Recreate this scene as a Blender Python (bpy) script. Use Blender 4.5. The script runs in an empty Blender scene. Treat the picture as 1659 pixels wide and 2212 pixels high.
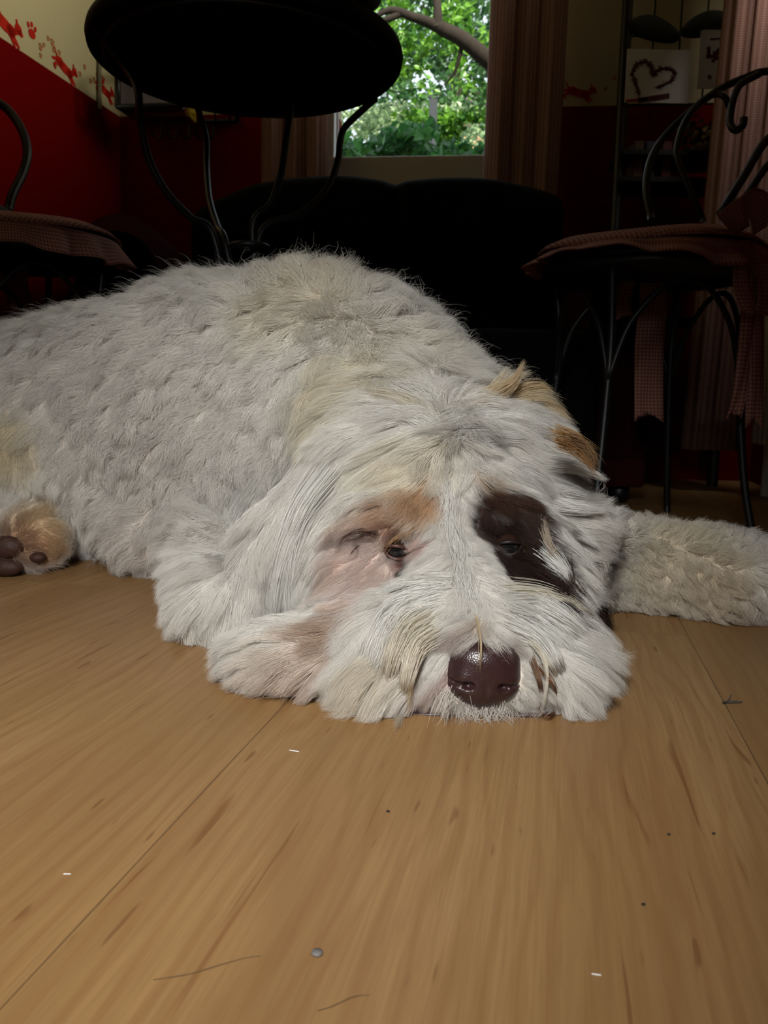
import bpy, math
import numpy as np
from mathutils import Matrix, Vector, kdtree
from mathutils.bvhtree import BVHTree

C = bpy.context.scene
rng = np.random.default_rng(7)
FUR = True

# ------------------------------------------------------------------ camera
PITCH, ROLL, FPX, CAMH = math.radians(7.8), math.radians(1.1), 1736.0, 0.20
_F = np.array([0, math.cos(PITCH), -math.sin(PITCH)])
_R = np.array([1.0, 0, 0])
_U = np.cross(_R, _F)
R2 = math.cos(ROLL) * _R + math.sin(ROLL) * _U
U2 = -math.sin(ROLL) * _R + math.cos(ROLL) * _U
CAM = np.array([0, 0, CAMH])
cd = bpy.data.cameras.new('camera')
cam = bpy.data.objects.new('camera', cd)
C.collection.objects.link(cam)
m = Matrix.Identity(4)
for i in range(3):
    m[i][0], m[i][1], m[i][2], m[i][3] = R2[i], U2[i], -_F[i], CAM[i]
cam.matrix_world = m
cd.sensor_fit = 'VERTICAL'
cd.sensor_height = 36.0
cd.lens = 36.0 * FPX / 2212.0
cd.clip_start = 0.01
cd.dof.use_dof = True
cd.dof.focus_distance = 0.56
cd.dof.aperture_fstop = 20.0
C.camera = cam

def ray(px, py):
    return _F * FPX + R2 * (px - 829.5) + U2 * (1106 - py)

def at(px, py, Y=None, Z=None):
    d = ray(px, py)
    t = Y / d[1] if Y is not None else (Z - CAMH) / d[2]
    return CAM + d * t

def proj(P):
    d = np.asarray(P, float) - CAM
    z = d @ _F
    return np.stack([829.5 + FPX * (d @ R2) / z, 1106 - FPX * (d @ U2) / z], -1)

# ------------------------------------------------------------------ world, lights, exposure
C.view_settings.view_transform = 'Standard'
C.view_settings.look = 'None'
C.view_settings.exposure = 0.0
C.view_settings.gamma = 1.0
C.view_settings.use_curve_mapping = False
C.cycles.adaptive_threshold = 0.015
C.cycles.max_bounces = 8
C.cycles.diffuse_bounces = 5
C.cycles.glossy_bounces = 3
C.cycles.transmission_bounces = 4
C.cycles.transparent_max_bounces = 8
w = bpy.data.worlds.new('sky')
C.world = w
w.use_nodes = True
bg = w.node_tree.nodes['Background']
bg.inputs[0].default_value = (0.80, 0.90, 1.0, 1)
bg.inputs[1].default_value = 1.5

def light(name, kind, loc, target, energy, color, **kw):
    d = bpy.data.lights.new(name, kind)
    d.energy = energy
    d.color = color
    for k, v in kw.items():
        setattr(d, k, v)
    o = bpy.data.objects.new(name, d)
    C.collection.objects.link(o)
    o.location = loc
    o.rotation_euler = (Vector(target) - Vector(loc)).to_track_quat('-Z', 'Y').to_euler()
    return o

# added spot behind the camera to light the dog, assumed daylight of an unseen side window, light added for the side curtain, sun on the garden
light('added_front_spot', 'SPOT', (-0.14, -0.32, 0.64), (-0.13, 0.58, 0.05), 57, (1.0, 0.985, 0.955),
      spot_size=math.radians(62), spot_blend=1.0, shadow_soft_size=0.11)
light('assumed_side_window_light', 'AREA', (0.82, 1.53, 1.5), (-0.95, 1.68, 1.60), 3.5, (1.0, 0.94, 0.66),
      shape='RECTANGLE', size=0.7, size_y=0.8, spread=math.radians(66))  # window out of view, assumed from the light on the left wall
light('added_side_curtain_light', 'AREA', (0.900, 1.79, 1.45), (0.955, 1.93, 1.20), 0.8, (1.0, 0.93, 0.82),
      shape='RECTANGLE', size=0.10, size_y=0.4, spread=math.radians(70))  # small area light added only to brighten the curtain's right edge
sun = light('sun', 'SUN', (3.2, -3, 8.5), (0.2, 5, 1.5), 13.0, (1.0, 0.95, 0.82), angle=math.radians(0.6))

# ------------------------------------------------------------------ helpers
def nodes(name):
    mt = bpy.data.materials.new(name)
    mt.use_nodes = True
    nt = mt.node_tree
    b = nt.nodes['Principled BSDF']
    return mt, nt, b

def N(nt, t, **kw):
    n = nt.nodes.new(t)
    for k, v in kw.items():
        if k.startswith('i_'):
            n.inputs[k[2:].replace('_', ' ')].default_value = v
        else:
            setattr(n, k, v)
    return n

def L(nt, a, b):
    nt.links.new(a, b)

def mat(name, col, rough=0.6, metal=0.0, spec=0.5, noise=0.0, scale=40, bump=0.0, col2=None):
    mt, nt, b = nodes(name)
    b.inputs['Roughness'].default_value = rough
    b.inputs['Metallic'].default_value = metal
    b.inputs['Specular IOR Level'].default_value = spec
    c2 = col2 or tuple(min(1, x * (1 - noise)) for x in col)
    tc = N(nt, 'ShaderNodeTexCoord')
    nz = N(nt, 'ShaderNodeTexNoise')
    nz.inputs['Scale'].default_value = scale
    nz.inputs['Detail'].default_value = 5
    L(nt, tc.outputs['Object'], nz.inputs['Vector'])
    mx = N(nt, 'ShaderNodeMix', data_type='RGBA')
    mx.inputs[6].default_value = (*col, 1)
    mx.inputs[7].default_value = (*c2, 1)
    L(nt, nz.outputs[0], mx.inputs[0])
    L(nt, mx.outputs[2], b.inputs['Base Color'])
    if bump:
        bp = N(nt, 'ShaderNodeBump')
        bp.inputs['Strength'].default_value = bump
        bp.inputs['Distance'].default_value = 0.003
        L(nt, nz.outputs[0], bp.inputs['Height'])
        L(nt, bp.outputs[0], b.inputs['Normal'])
    return mt

def mesh_obj(name, v, f, mt=None, parent=None, smooth=True):
    me = bpy.data.meshes.new(name)
    me.from_pydata([tuple(map(float, p)) for p in v], [], [tuple(map(int, q)) for q in f])
    me.update()
    if smooth:
        me.shade_smooth()
    o = bpy.data.objects.new(name, me)
    C.collection.objects.link(o)
    if mt:
        me.materials.append(mt)
    if parent is not None:
        o.parent = parent
        o.matrix_parent_inverse = Matrix.Translation(-parent.location)
    return o

def thing(name, label, cat, loc, group=None):
    o = bpy.data.objects.new(name, None)
    C.collection.objects.link(o)
    o.location = Vector([float(x) for x in loc])
    o.empty_display_size = 0.05
    return tag(o, label, cat, group)

def tag(o, label, cat, group=None):
    o['label'] = label
    o['category'] = cat
    if group:
        o['group'] = group
    return o

def structure(o):
    o['kind'] = 'structure'
    return o

class MB:
    def __init__(s):
        s.v = []
        s.f = []

    def add(s, v, f):
        k = len(s.v)
        s.v += [np.asarray(p, float) for p in v]
        s.f += [tuple(i + k for i in q) for q in f]
        return s

    def box(s, c, e1, e2, e3):
        c, e1, e2, e3 = (np.asarray(q, float) for q in (c, e1, e2, e3))
        v = [c + a * e1 + b * e2 + d * e3 for a in (-1, 1) for b in (-1, 1) for d in (-1, 1)]
        return s.add(v, [(0, 1, 3, 2), (4, 6, 7, 5), (0, 4, 5, 1), (2, 3, 7, 6), (0, 2, 6, 4), (1, 5, 7, 3)])

    def tube(s, pts, r, n=10, smooth=6, closed=False):
        P = np.array([np.asarray(p, float) for p in pts])
        if smooth:
            P = catmull(P, smooth, closed)
        rr = np.full(len(P), r) if np.isscalar(r) else np.interp(np.linspace(0, 1, len(P)), np.linspace(0, 1, len(r)), r)
        T = np.gradient(P, axis=0)
        if closed:
            T = np.roll(P, -1, 0) - np.roll(P, 1, 0)
        T /= np.linalg.norm(T, axis=1)[:, None] + 1e-9
        a = np.array([0, 0, 1.0]) if abs(T[0][2]) < .9 else np.array([1.0, 0, 0])
        u = np.cross(T[0], a)
        u /= np.linalg.norm(u)
        v = []
        for i in range(len(P)):
            u = u - T[i] * (u @ T[i])
            u /= np.linalg.norm(u) + 1e-9
            q = np.cross(T[i], u)
            for k in range(n):
                t = 2 * math.pi * k / n
                v.append(P[i] + rr[i] * (math.cos(t) * u + math.sin(t) * q))
        f = []
        M = len(P)
        for i in range(M if closed else M - 1):
            j = (i + 1) % M
            for k in range(n):
                l = (k + 1) % n
                f.append((i * n + k, j * n + k, j * n + l, i * n + l))
        if not closed:
            f.append(tuple(range(n - 1, -1, -1)))
            f.append(tuple((M - 1) * n + k for k in range(n)))
        return s.add(v, f)

    def lathe(s, prof, c, n=48):
        v, f = [], []
        for (r, z) in prof:
            for k in range(n):
                t = 2 * math.pi * k / n
                v.append((c[0] + r * math.cos(t), c[1] + r * math.sin(t), c[2] + z))
        for i in range(len(prof) - 1):
            for k in range(n):
                l = (k + 1) % n
                f.append((i * n + k, i * n + l, (i + 1) * n + l, (i + 1) * n + k))
        f.append(tuple(range(n - 1, -1, -1)))
        f.append(tuple((len(prof) - 1) * n + k for k in range(n)))
        return s.add(v, f)

    def ell(s, c, r, nu=24, nv=14, rot=None, p=1.0):
        v, f = [], []
        for j in range(nv + 1):
            b = -math.pi / 2 + math.pi * j / nv
            for i in range(nu):
                a = 2 * math.pi * i / nu
                sg = lambda x: math.copysign(abs(x) ** p, x)
                q = np.array([r[0] * sg(math.cos(b)) * sg(math.cos(a)), r[1] * sg(math.cos(b)) * sg(math.sin(a)), r[2] * sg(math.sin(b))])
                if rot is not None:
                    q = rot @ q
                v.append(np.asarray(c) + q)
        for j in range(nv):
            for i in range(nu):
                k = (i + 1) % nu
                f.append((j * nu + i, j * nu + k, (j + 1) * nu + k, (j + 1) * nu + i))
        return s.add(v, f)

    def build(s, name, mt, parent=None, smooth=True):
        return mesh_obj(name, s.v, s.f, mt, parent, smooth)

def catmull(P, k, closed=False):
    P = np.asarray(P, float)
    n = len(P)
    out = []
    if closed:
        idx = lambda i: P[i % n]
        rngs = range(n)
    else:
        E0, E1 = 2 * P[0] - P[1], 2 * P[-1] - P[-2]
        idx = lambda i: E0 if i < 0 else (E1 if i >= n else P[i])
        rngs = range(n - 1)
    for i in rngs:
        a, b, c, d = idx(i - 1), idx(i), idx(i + 1), idx(i + 2)
        for q in range(k):
            t = q / k
            out.append(.5 * ((2 * b) + (c - a) * t + (2 * a - 5 * b + 4 * c - d) * t * t + (3 * b - a - 3 * c + d) * t ** 3))
    if not closed:
        out.append(P[-1])
    return np.array(out)

def bevel(o, w_=.004, seg=2):
    b = o.modifiers.new('bevel', 'BEVEL')
    b.width = w_
    b.segments = seg
    b.limit_method = 'ANGLE'
    return o

# ------------------------------------------------------------------ materials
def floor_material():
    mt, nt, b = nodes('beech_laminate')
    tc = N(nt, 'ShaderNodeTexCoord')
    mp = N(nt, 'ShaderNodeMapping')
    mp.vector_type = 'TEXTURE'
    mp.inputs['Rotation'].default_value = (0, 0, math.radians(90 - 12.33))
    L(nt, tc.outputs['Object'], mp.inputs['Vector'])      # x along the plank, y across it
    sp = N(nt, 'ShaderNodeSeparateXYZ')
    L(nt, mp.outputs[0], sp.inputs[0])
    W = 0.2885

    def math_(op, a, b_=None, c=None):
        n = N(nt, 'ShaderNodeMath', operation=op)
        for i, x in enumerate((a, b_, c)):
            if x is None:
                continue
            if isinstance(x, (int, float)):
                n.inputs[i].default_value = x
            else:
                L(nt, x, n.inputs[i])
        return n.outputs[0]
    across = math_('DIVIDE', math_('SUBTRACT', sp.outputs[1], 0.1711), W)
    pid = math_('FLOOR', across)
    fr = math_('FRACT', across)
    edge = math_('MINIMUM', fr, math_('SUBTRACT', 1.0, fr))
    seam = math_('LESS_THAN', edge, 0.0014)
    wn = N(nt, 'ShaderNodeTexWhiteNoise', noise_dimensions='1D')
    L(nt, pid, wn.inputs['W'])
    al = math_('DIVIDE', math_('ADD', sp.outputs[0], math_('MULTIPLY', wn.outputs[0], 1.3)), 1.28)
    fr2 = math_('FRACT', math_('ADD', al, 0.262))
    seam2 = math_('LESS_THAN', math_('MINIMUM', fr2, math_('SUBTRACT', 1.0, fr2)), 0.0004)
    bid = math_('FLOOR', math_('ADD', al, 0.262))
    # offset per board
    off = N(nt, 'ShaderNodeCombineXYZ')
    L(nt, math_('MULTIPLY', pid, 3.7), off.inputs[0])
    L(nt, math_('MULTIPLY', bid, 5.1), off.inputs[2])
    ad = N(nt, 'ShaderNodeVectorMath', operation='ADD')
    L(nt, mp.outputs[0], ad.inputs[0])
    L(nt, off.outputs[0], ad.inputs[1])

    def stretched(sx, sy):
        m2 = N(nt, 'ShaderNodeMapping')
        m2.inputs['Scale'].default_value = (sx, sy, 1)
        L(nt, ad.outputs[0], m2.inputs[0])
        return m2.outputs[0]

    def noise(vec, sc, det=4, rough=.55, dist=0.0):
        n = N(nt, 'ShaderNodeTexNoise')
        n.inputs['Scale'].default_value = sc
        n.inputs['Detail'].default_value = det
        n.inputs['Roughness'].default_value = rough
        n.inputs['Distortion'].default_value = dist
        L(nt, vec, n.inputs['Vector'])
        return n.outputs[0]

    def ramp(x, stops):
        r = N(nt, 'ShaderNodeValToRGB')
        while len(r.color_ramp.elements) < len(stops):
            r.color_ramp.elements.new(.5)
        for e, (p, c) in zip(r.color_ramp.elements, stops):
            e.position = p
            e.color = (*c, 1) if isinstance(c, tuple) else (c, c, c, 1)
        L(nt, x, r.inputs[0])
        return r.outputs[0]
    broad = noise(stretched(1.6, 12), 1.0, 3, .5, .6)
    fine = noise(stretched(6, 190), 1.0, 3, .6)
    rings = N(nt, 'ShaderNodeTexWave', wave_type='BANDS', bands_direction='Y')
    rings.inputs['Scale'].default_value = 3.4
    rings.inputs['Distortion'].default_value = 12.0
    rings.inputs['Detail'].default_value = 2.0
    rings.inputs['Detail Scale'].default_value = 0.8
    L(nt, stretched(1.6, 7), rings.inputs['Vector'])
    col = ramp(broad, [(.28, (.255, .142, .054)), (.5, (.325, .19, .078)), (.72, (.385, .24, .106))])

    def mixc(fac, a, c, mode='MIX'):
        n = N(nt, 'ShaderNodeMix', data_type='RGBA', blend_type=mode)
        if isinstance(fac, float):
            n.inputs[0].default_value = fac
        else:
            L(nt, fac, n.inputs[0])
        L(nt, a, n.inputs[6])
        if isinstance(c, tuple):
            n.inputs[7].default_value = (*c, 1)
        else:
            L(nt, c, n.inputs[7])
        return n.outputs[2]
    col = mixc(math_('MULTIPLY', ramp(rings.outputs[0], [(.55, 0.0), (1.0, 1.0)]), .40), col, (.235, .115, .04))
    col = mixc(math_('MULTIPLY', ramp(fine, [(.38, 0.0), (.68, 1.0)]), .42), col, (.23, .12, .046))
    fib = noise(stretched(22, 620), 1.0, 3, .65)
    col = mixc(math_('MULTIPLY', ramp(fib, [(.40, 0.0), (.70, 1.0)]), .40), col, (.20, .10, .04))
    streak = noise(stretched(8, 120), 1.0, 2, .45, .6)
    col = mixc(math_('MULTIPLY', ramp(streak, [(.685, 0.0), (.745, 1.0)]), .62), col, (.15, .055, .017))
    fleck = noise(stretched(26, 150), 1.0, 1, .4)
    col = mixc(math_('MULTIPLY', ramp(fleck, [(.72, 0.0), (.77, 1.0)]), .6), col, (.14, .055, .02))
    col = mixc(math_('MULTIPLY', math_('MAXIMUM', seam, math_('MULTIPLY', seam2,   .35)), .68), col, (.06, .035, .018))
    L(nt, col, b.inputs['Base Color'])
    b.inputs['Roughness'].default_value = .42
    b.inputs['Specular IOR Level'].default_value = .30
    bp = N(nt, 'ShaderNodeBump')
    bp.inputs['Strength'].default_value = .12
    bp.inputs['Distance'].default_value = .001
    L(nt, fine, bp.inputs['Height'])
    L(nt, bp.outputs[0], b.inputs['Normal'])
    return mt

def wall_material():
    mt, nt, b = nodes('two_tone_wall_paint')
    g = N(nt, 'ShaderNodeNewGeometry')
    s = N(nt, 'ShaderNodeSeparateXYZ')
    L(nt, g.outputs['Position'], s.inputs[0])
    lt = N(nt, 'ShaderNodeMath', operation='GREATER_THAN')
    lt.inputs[1].default_value = 1.0
    L(nt, s.outputs[2], lt.inputs[0])
    mx = N(nt, 'ShaderNodeMix', data_type='RGBA')
    mx.inputs[6].default_value = (.175, .0010, .0012, 1)
    mx.inputs[7].default_value = (.62, .55, .37, 1)
    L(nt, lt.outputs[0], mx.inputs[0])
    nz = N(nt, 'ShaderNodeTexNoise')
    nz.inputs['Scale'].default_value = 160
    bp = N(nt, 'ShaderNodeBump')
    bp.inputs['Strength'].default_value = .2
    bp.inputs['Distance'].default_value = .002
    L(nt, nz.outputs[0], bp.inputs['Height'])
    L(nt, bp.outputs[0], b.inputs['Normal'])
    L(nt, mx.outputs[2], b.inputs['Base Color'])
    b.inputs['Roughness'].default_value = .85
    b.inputs['Specular IOR Level'].default_value = .06
    return mt

def gingham(name, dark, pale, size):
    mt, nt, b = nodes(name)
    uv = N(nt, 'ShaderNodeUVMap')
    s = N(nt, 'ShaderNodeSeparateXYZ')
    L(nt, uv.outputs[0], s.inputs[0])
    fs = []
    for i in (0, 1):
        d = N(nt, 'ShaderNodeMath', operation='DIVIDE')
        d.inputs[1].default_value = size
        L(nt, s.outputs[i], d.inputs[0])
        f = N(nt, 'ShaderNodeMath', operation='FRACT')
        L(nt, d.outputs[0], f.inputs[0])
        g = N(nt, 'ShaderNodeMath', operation='GREATER_THAN')
        g.inputs[1].default_value = .5
        L(nt, f.outputs[0], g.inputs[0])
        fs.append(g.outputs[0])
    a = N(nt, 'ShaderNodeMath', operation='ADD')
    L(nt, fs[0], a.inputs[0])
    L(nt, fs[1], a.inputs[1])
    h = N(nt, 'ShaderNodeMath', operation='MULTIPLY')
    h.inputs[1].default_value = .5
    L(nt, a.outputs[0], h.inputs[0])
    mx = N(nt, 'ShaderNodeMix', data_type='RGBA')
    mx.inputs[6].default_value = (*pale, 1)
    mx.inputs[7].default_value = (*dark, 1)
    L(nt, h.outputs[0], mx.inputs[0])
    L(nt, mx.outputs[2], b.inputs['Base Color'])
    b.inputs['Roughness'].default_value = .9
    b.inputs['Specular IOR Level'].default_value = .1
    return mt

def set_uv(o, uvs):
    me = o.data
    l = me.uv_layers.new(name='UVMap')
    vi = np.empty(len(me.loops), int)
    me.loops.foreach_get('vertex_index', vi)
    l.data.foreach_set('uv', np.asarray(uvs, float)[vi].ravel())

M_WALL = wall_material()
M_FLOOR = floor_material()
M_CEIL = mat('white_ceiling', (.75, .73, .68), .9)
M_IRON = mat('black_iron', (.006, .006, .007), .46, 0.0, .5, .3, 200, .1)
M_TABLE = mat('black_lacquer_underside', (.004, .004, .004), .7, 0, .15, .3, 60)
M_FRAME = mat('white_window_paint', (.62, .60, .55), .5, 0, .4, .06)
M_SOFA = mat('black_sofa_fabric', (.006, .006, .007), .95, 0, .1, .4, 300, .3)
M_SOFARED = mat('dark_red_sofa_fabric', (.04, .004, .006), .95, 0, .1, .3, 300, .3)
M_GING = gingham('red_gingham', (.27, .075, .058), (.47, .28, .22), .0062)
M_CURT = gingham('curtain_gingham', (.22, .105, .088), (.36, .23, .20), .0052)
M_PAPER = mat('paper', (.48, .465, .46), .8, 0, .2, .05)
M_REDSTENCIL = mat('red_stencil_paint', (.62, .018, .008), .7, 0, .2, .2, 90)
M_PALESTENCIL = mat('faded_red_stencil_paint', (.60, .24, .10), .7, 0, .2, .2, 90)
M_RADI = mat('white_radiator_enamel', (.6, .57, .50), .4, 0, .5, .04)

# ------------------------------------------------------------------ room
LW0, LA = np.array([-.887, 1.946]), math.radians(90 - 11.6)    # left wall passes here, heading to the back corner
ld = np.array([math.cos(LA), math.sin(LA)])
BA = math.radians(-6.6)
bd = np.array([math.cos(BA), math.sin(BA)])                    # back wall, heading right
CORN = LW0 + ld * .512
bn = np.array([-bd[1], bd[0]])                                 # outward normal of the back wall
RC = CORN + bd * 1.815                                          # right back corner
H = 2.45

def wallpt(px, py, off=0.0):
    """where the line of sight meets the back wall, moved off into the room"""
    d = ray(px, py)
    c = CORN - bn * off
    t = (c @ bn) / (d[:2] @ bn)
    return CAM + d * t

def leftpt(px, py, off=0.0):
    ln = np.array([ld[1], -ld[0]])
    d = ray(px, py)
    c = LW0 + ln * off
    t = (c @ ln) / (d[:2] @ ln)
    return CAM + d * t

def v3(a, z):
    return np.array([a[0], a[1], z])

s = MB().box((.2, -.2, -.02), (2.9, 0, 0), (0, 2.9, 0), (0, 0, .02)).build('floor', M_FLOOR, None, False)
structure(s)
structure(MB().box((.2, -.2, H + .05), (2.9, 0, 0), (0, 2.9, 0), (0, 0, .05)).build('ceiling', M_CEIL, None, False))
T = .10
a0, a1 = LW0 - ld * 4.9, CORN + ld * .12
c = (a0 + a1) / 2 + np.array([-ld[1], ld[0]]) * T
structure(MB().box(v3(c, H / 2), v3((a1 - a0) / 2, 0), v3(np.array([-ld[1], ld[0]]) * T, 0), (0, 0, H / 2)).build('wall_left', M_WALL, None, False))
# back wall with its window opening
WL = wallpt(735, 300)
WR = wallpt(1085, 300)
wl = (WL[:2] - CORN) @ bd - .012
wr = (WR[:2] - CORN) @ bd
WZ0 = wallpt(735, 346)[2]
WZ1 = 2.05

def bpiece(mb, u0, u1, z0, z1, t0=0.0, t1=.09):
    c = CORN + bd * (u0 + u1) / 2 + bn * (t0 + t1) / 2
    mb.box(v3(c, (z0 + z1) / 2), v3(bd * (u1 - u0) / 2, 0), v3(bn * (t1 - t0) / 2, 0), (0, 0, (z1 - z0) / 2))
mb = MB()
bpiece(mb, -.2, wl, 0, H)
bpiece(mb, wr, 3.2, 0, H)
bpiece(mb, wl, wr, 0, WZ0 - .03)
bpiece(mb, wl, wr, WZ1, H)
structure(mb.build('wall_back', M_WALL, None, False))
# right wall: short return by the assumed side window, then the room widens
r1 = RC - ld * 1.5
c = (RC + r1) / 2 + np.array([ld[1], -ld[0]]) * T
structure(MB().box(v3(c, H / 2), v3((RC - r1) / 2, 0), v3(np.array([ld[1], -ld[0]]) * T, 0), (0, 0, H / 2)).build('wall_right', M_WALL, None, False))
structure(MB().box((r1[0] + 1.2, r1[1] - .1, H / 2), (1.2, 0, 0), (0, .1, 0), (0, 0, H / 2)).build('wall_recess', M_WALL, None, False))
structure(MB().box((2.6, -.9, H / 2), (.1, 0, 0), (0, 1.9, 0), (0, 0, H / 2)).build('wall_far_right', M_WALL, None, False))
structure(MB().box((.2, -2.8, H / 2), (2.6, 0, 0), (0, .1, 0), (0, 0, H / 2)).build('wall_front', M_WALL, None, False))
# window on the garden
win = bpy.data.objects.new('window_1', None)
C.collection.objects.link(win)
win.location = v3(CORN + bd * (wl + wr) / 2, WZ0)
structure(win)
mb = MB()
bpiece(mb, wl - .072, wl, WZ0 - .11, WZ1 + .05, -.03, .05)
bpiece(mb, wr, wr + .06, WZ0 - .11, WZ1 + .05, -.03, .05)
bpiece(mb, wl - .072, wr + .06, WZ1, WZ1 + .06, -.03, .05)
bevel(mb.build('window_frame', M_FRAME, win, False), .004)
mb = MB()
bpiece(mb, wl - .072, wr + .06, WZ0 - .085, WZ0, -.035, .06)
bevel(mb.build('window_sill', M_FRAME, win, False), .006)
mt, nt, b = nodes('window_glass')
out = nt.nodes['Material Output']
tr = N(nt, 'ShaderNodeBsdfTransparent')
gl = N(nt, 'ShaderNodeBsdfGlossy')
gl.inputs['Roughness'].default_value = .02
mxs = N(nt, 'ShaderNodeMixShader')
mxs.inputs[0].default_value = .05
L(nt, tr.outputs[0], mxs.inputs[1])
L(nt, gl.outputs[0], mxs.inputs[2])
L(nt, mxs.outputs[0], out.inputs['Surface'])
mb = MB()
bpiece(mb, wl, wr, WZ0, WZ1, .036, .040)
mb.build('window_pane', mt, win, False)
# assumed side window, outside the picture, for the light on the left wall
w2 = bpy.data.objects.new('assumed_side_window', None)
C.collection.objects.link(w2)
rn = np.array([-ld[1], ld[0]])
w2c = RC - ld * .72
w2.location = v3(w2c, 1.0)
structure(w2)
mb = MB()
for (q, z, hl, hz) in ((-.42, 1.5, .03, .55), (.42, 1.5, .03, .55), (0, .97, .45, .03), (0, 2.03, .45, .03), (0, 1.5, .015, .5)):
    mb.box(v3(w2c + ld * q + rn * .01, z), v3(ld * hl, 0), v3(rn * .02, 0), (0, 0, hz))
mb.build('window_frame', M_FRAME, w2, False)
# cable duct down the left wall
e0, e1 = leftpt(216, -40, .008), leftpt(215, 236, .008)
o = MB().tube([e0, e1], .006, 8, 0).build('trim_1', mat('grey_cable_duct', (.25, .23, .17), .6))
structure(o)

# ================================================================== garden beyond the window
def leaf_material(name, c1, c2, scale):
    mt, nt, b = nodes(name)
    g = N(nt, 'ShaderNodeNewGeometry')
    cr = N(nt, 'ShaderNodeValToRGB')
    cr.color_ramp.elements[0].color = (*c1, 1)
    cr.color_ramp.elements[1].color = (*c2, 1)
    L(nt, g.outputs['Random Per Island'], cr.inputs[0])
    L(nt, cr.outputs[0], b.inputs['Base Color'])
    b.inputs['Roughness'].default_value = .4
    tl = N(nt, 'ShaderNodeBsdfTranslucent')
    L(nt, cr.outputs[0], tl.inputs['Color'])
    ms = N(nt, 'ShaderNodeMixShader')
    ms.inputs[0].default_value = .45
    L(nt, b.outputs[0], ms.inputs[1])
    L(nt, tl.outputs[0], ms.inputs[2])
    L(nt, ms.outputs[0], nt.nodes['Material Output'].inputs['Surface'])
    return mt

def leaves(name, centers, size, mt, parent, seed, flat=.6):
    """one folded, pointed leaf of eight faces per centre"""
    r = np.random.default_rng(seed)
    n = len(centers)
    prof = np.array([(0, 0, 0), (.28, .33, .07), (.62, .24, .06), (1, 0, -.06), (.62, -.24, .06), (.28, -.33, .07), (.5, 0, 0)])
    sz = size * r.uniform(.6, 1.35, n)
    nn = r.normal(size=(n, 3)) + np.array([0, -.35, flat * 1.6])
    nn /= np.linalg.norm(nn, axis=1)[:, None]
    t = np.cross(nn, r.normal(size=(n, 3)))
    t /= np.linalg.norm(t, axis=1)[:, None]
    b = np.cross(nn, t)
    V = centers[:, None, :] + (t[:, None, :] * prof[None, :, 0:1] + b[:, None, :] * prof[None, :, 1:2] + nn[:, None, :] * prof[None, :, 2:3]) * sz[:, None, None]
    base = (np.arange(n) * 7)[:, None]
    F = np.concatenate([base + np.array(q)[None] for q in ((0, 1, 6), (1, 2, 6), (2, 3, 6), (3, 4, 6), (4, 5, 6), (5, 0, 6))])
    me = bpy.data.meshes.new(name)
    me.from_pydata(V.reshape(-1, 3).tolist(), [], F.tolist())
    me.update()
    me.materials.append(mt)
    o = bpy.data.objects.new(name, me)
    C.collection.objects.link(o)
    if parent is not None:
        o.parent = parent
        o.matrix_parent_inverse = Matrix.Translation(-parent.location)
    return o

M_BARK = mat('tree_bark', (.030, .022, .016), .9, 0, .2, .6, 30, .8)
M_LEAF = leaf_material('maple_leaf', (.022, .095, .016), (.17, .38, .03), 3)
M_LEAF2 = leaf_material('hedge_leaf', (.016, .08, .028), (.10, .32, .07), 3)
M_LEAF3 = leaf_material('pale_shrub_leaf', (.18, .30, .13), (.50, .60, .36), 3)
M_LEAF4 = leaf_material('shade_tree_leaf', (.014, .06, .02), (.08, .20, .045), 3)
structure(MB().box((.5, 9.5, -.45), (9, 0, 0), (0, 6.9, 0), (0, 0, .05)).build('ground', mat('garden_soil', (.10, .12, .05), .95, 0, .1, .5, 6), None, False))
g_ = np.random.default_rng(11)

def in_view(n, Y0, Y1, py0, py1, px0=690, px1=1110, pad=1.0):
    """points of a leafy mass in a slab of the garden, wide enough to look right from a step aside"""
    Y = g_.uniform(Y0, Y1, n)
    lo = at(px0, 200, Y=1.0)[0]
    hi = at(px1, 200, Y=1.0)[0]
    X = Y * (lo + (hi - lo) * g_.random(n)) + g_.uniform(-pad, pad, n)
    zt = at(900, py0, Y=1.0)[2] - CAMH
    zb = at(900, py1, Y=1.0)[2] - CAMH
    Z = CAMH + Y * (zb + (zt - zb) * g_.random(n))
    return np.stack([X, Y, Z], 1)

def clumpy(P, f, thr, seed):
    r = np.random.default_rng(seed)
    o = np.zeros(len(P))
    for k in range(6):
        o += np.sin(P @ (r.normal(size=3) * f) + r.uniform(0, 6.28))
    return P[o > thr]

# the maple: trunk right of the window, a heavy limb reaching up and to the left
tr_ = thing('maple_tree', 'leafy maple with a dark limb slanting across the garden window', 'tree', (3.1, 5.3, -.4))
mb = MB().tube([(3.1, 5.3, -.4), (2.9, 5.25, .6), (2.2, 4.95, 1.55), at(1140, 205, Y=4.7), at(1060, 135, Y=4.5), at(1000, 85, Y=4.45), at(955, 62, Y=4.45)],
               [.15, .13, .10, .050, .042, .038, .034], 14, 5)
mb.build('trunk', M_BARK, tr_)
MB().tube([at(960, 64, Y=4.45), at(925, 48, Y=4.45), at(890, 36, Y=4.4), at(845, 22, Y=4.4), at(800, 40, Y=4.4)], [.034, .026, .022, .018, .008], 10, 5).build('branch', M_BARK, tr_)
MB().tube([at(870, 28, Y=4.4), at(835, 42, Y=4.4), at(800, 50, Y=4.4), at(760, 80, Y=4.4)], [.018, .016, .012, .006], 8, 5).build('branch', M_BARK, tr_)
MB().tube([at(945, 60, Y=4.45), at(945, 20, Y=4.45), at(935, -60, Y=4.5), at(920, -150, Y=4.5)], [.03, .022, .018, .01], 8, 5).build('branch', M_BARK, tr_)
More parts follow.
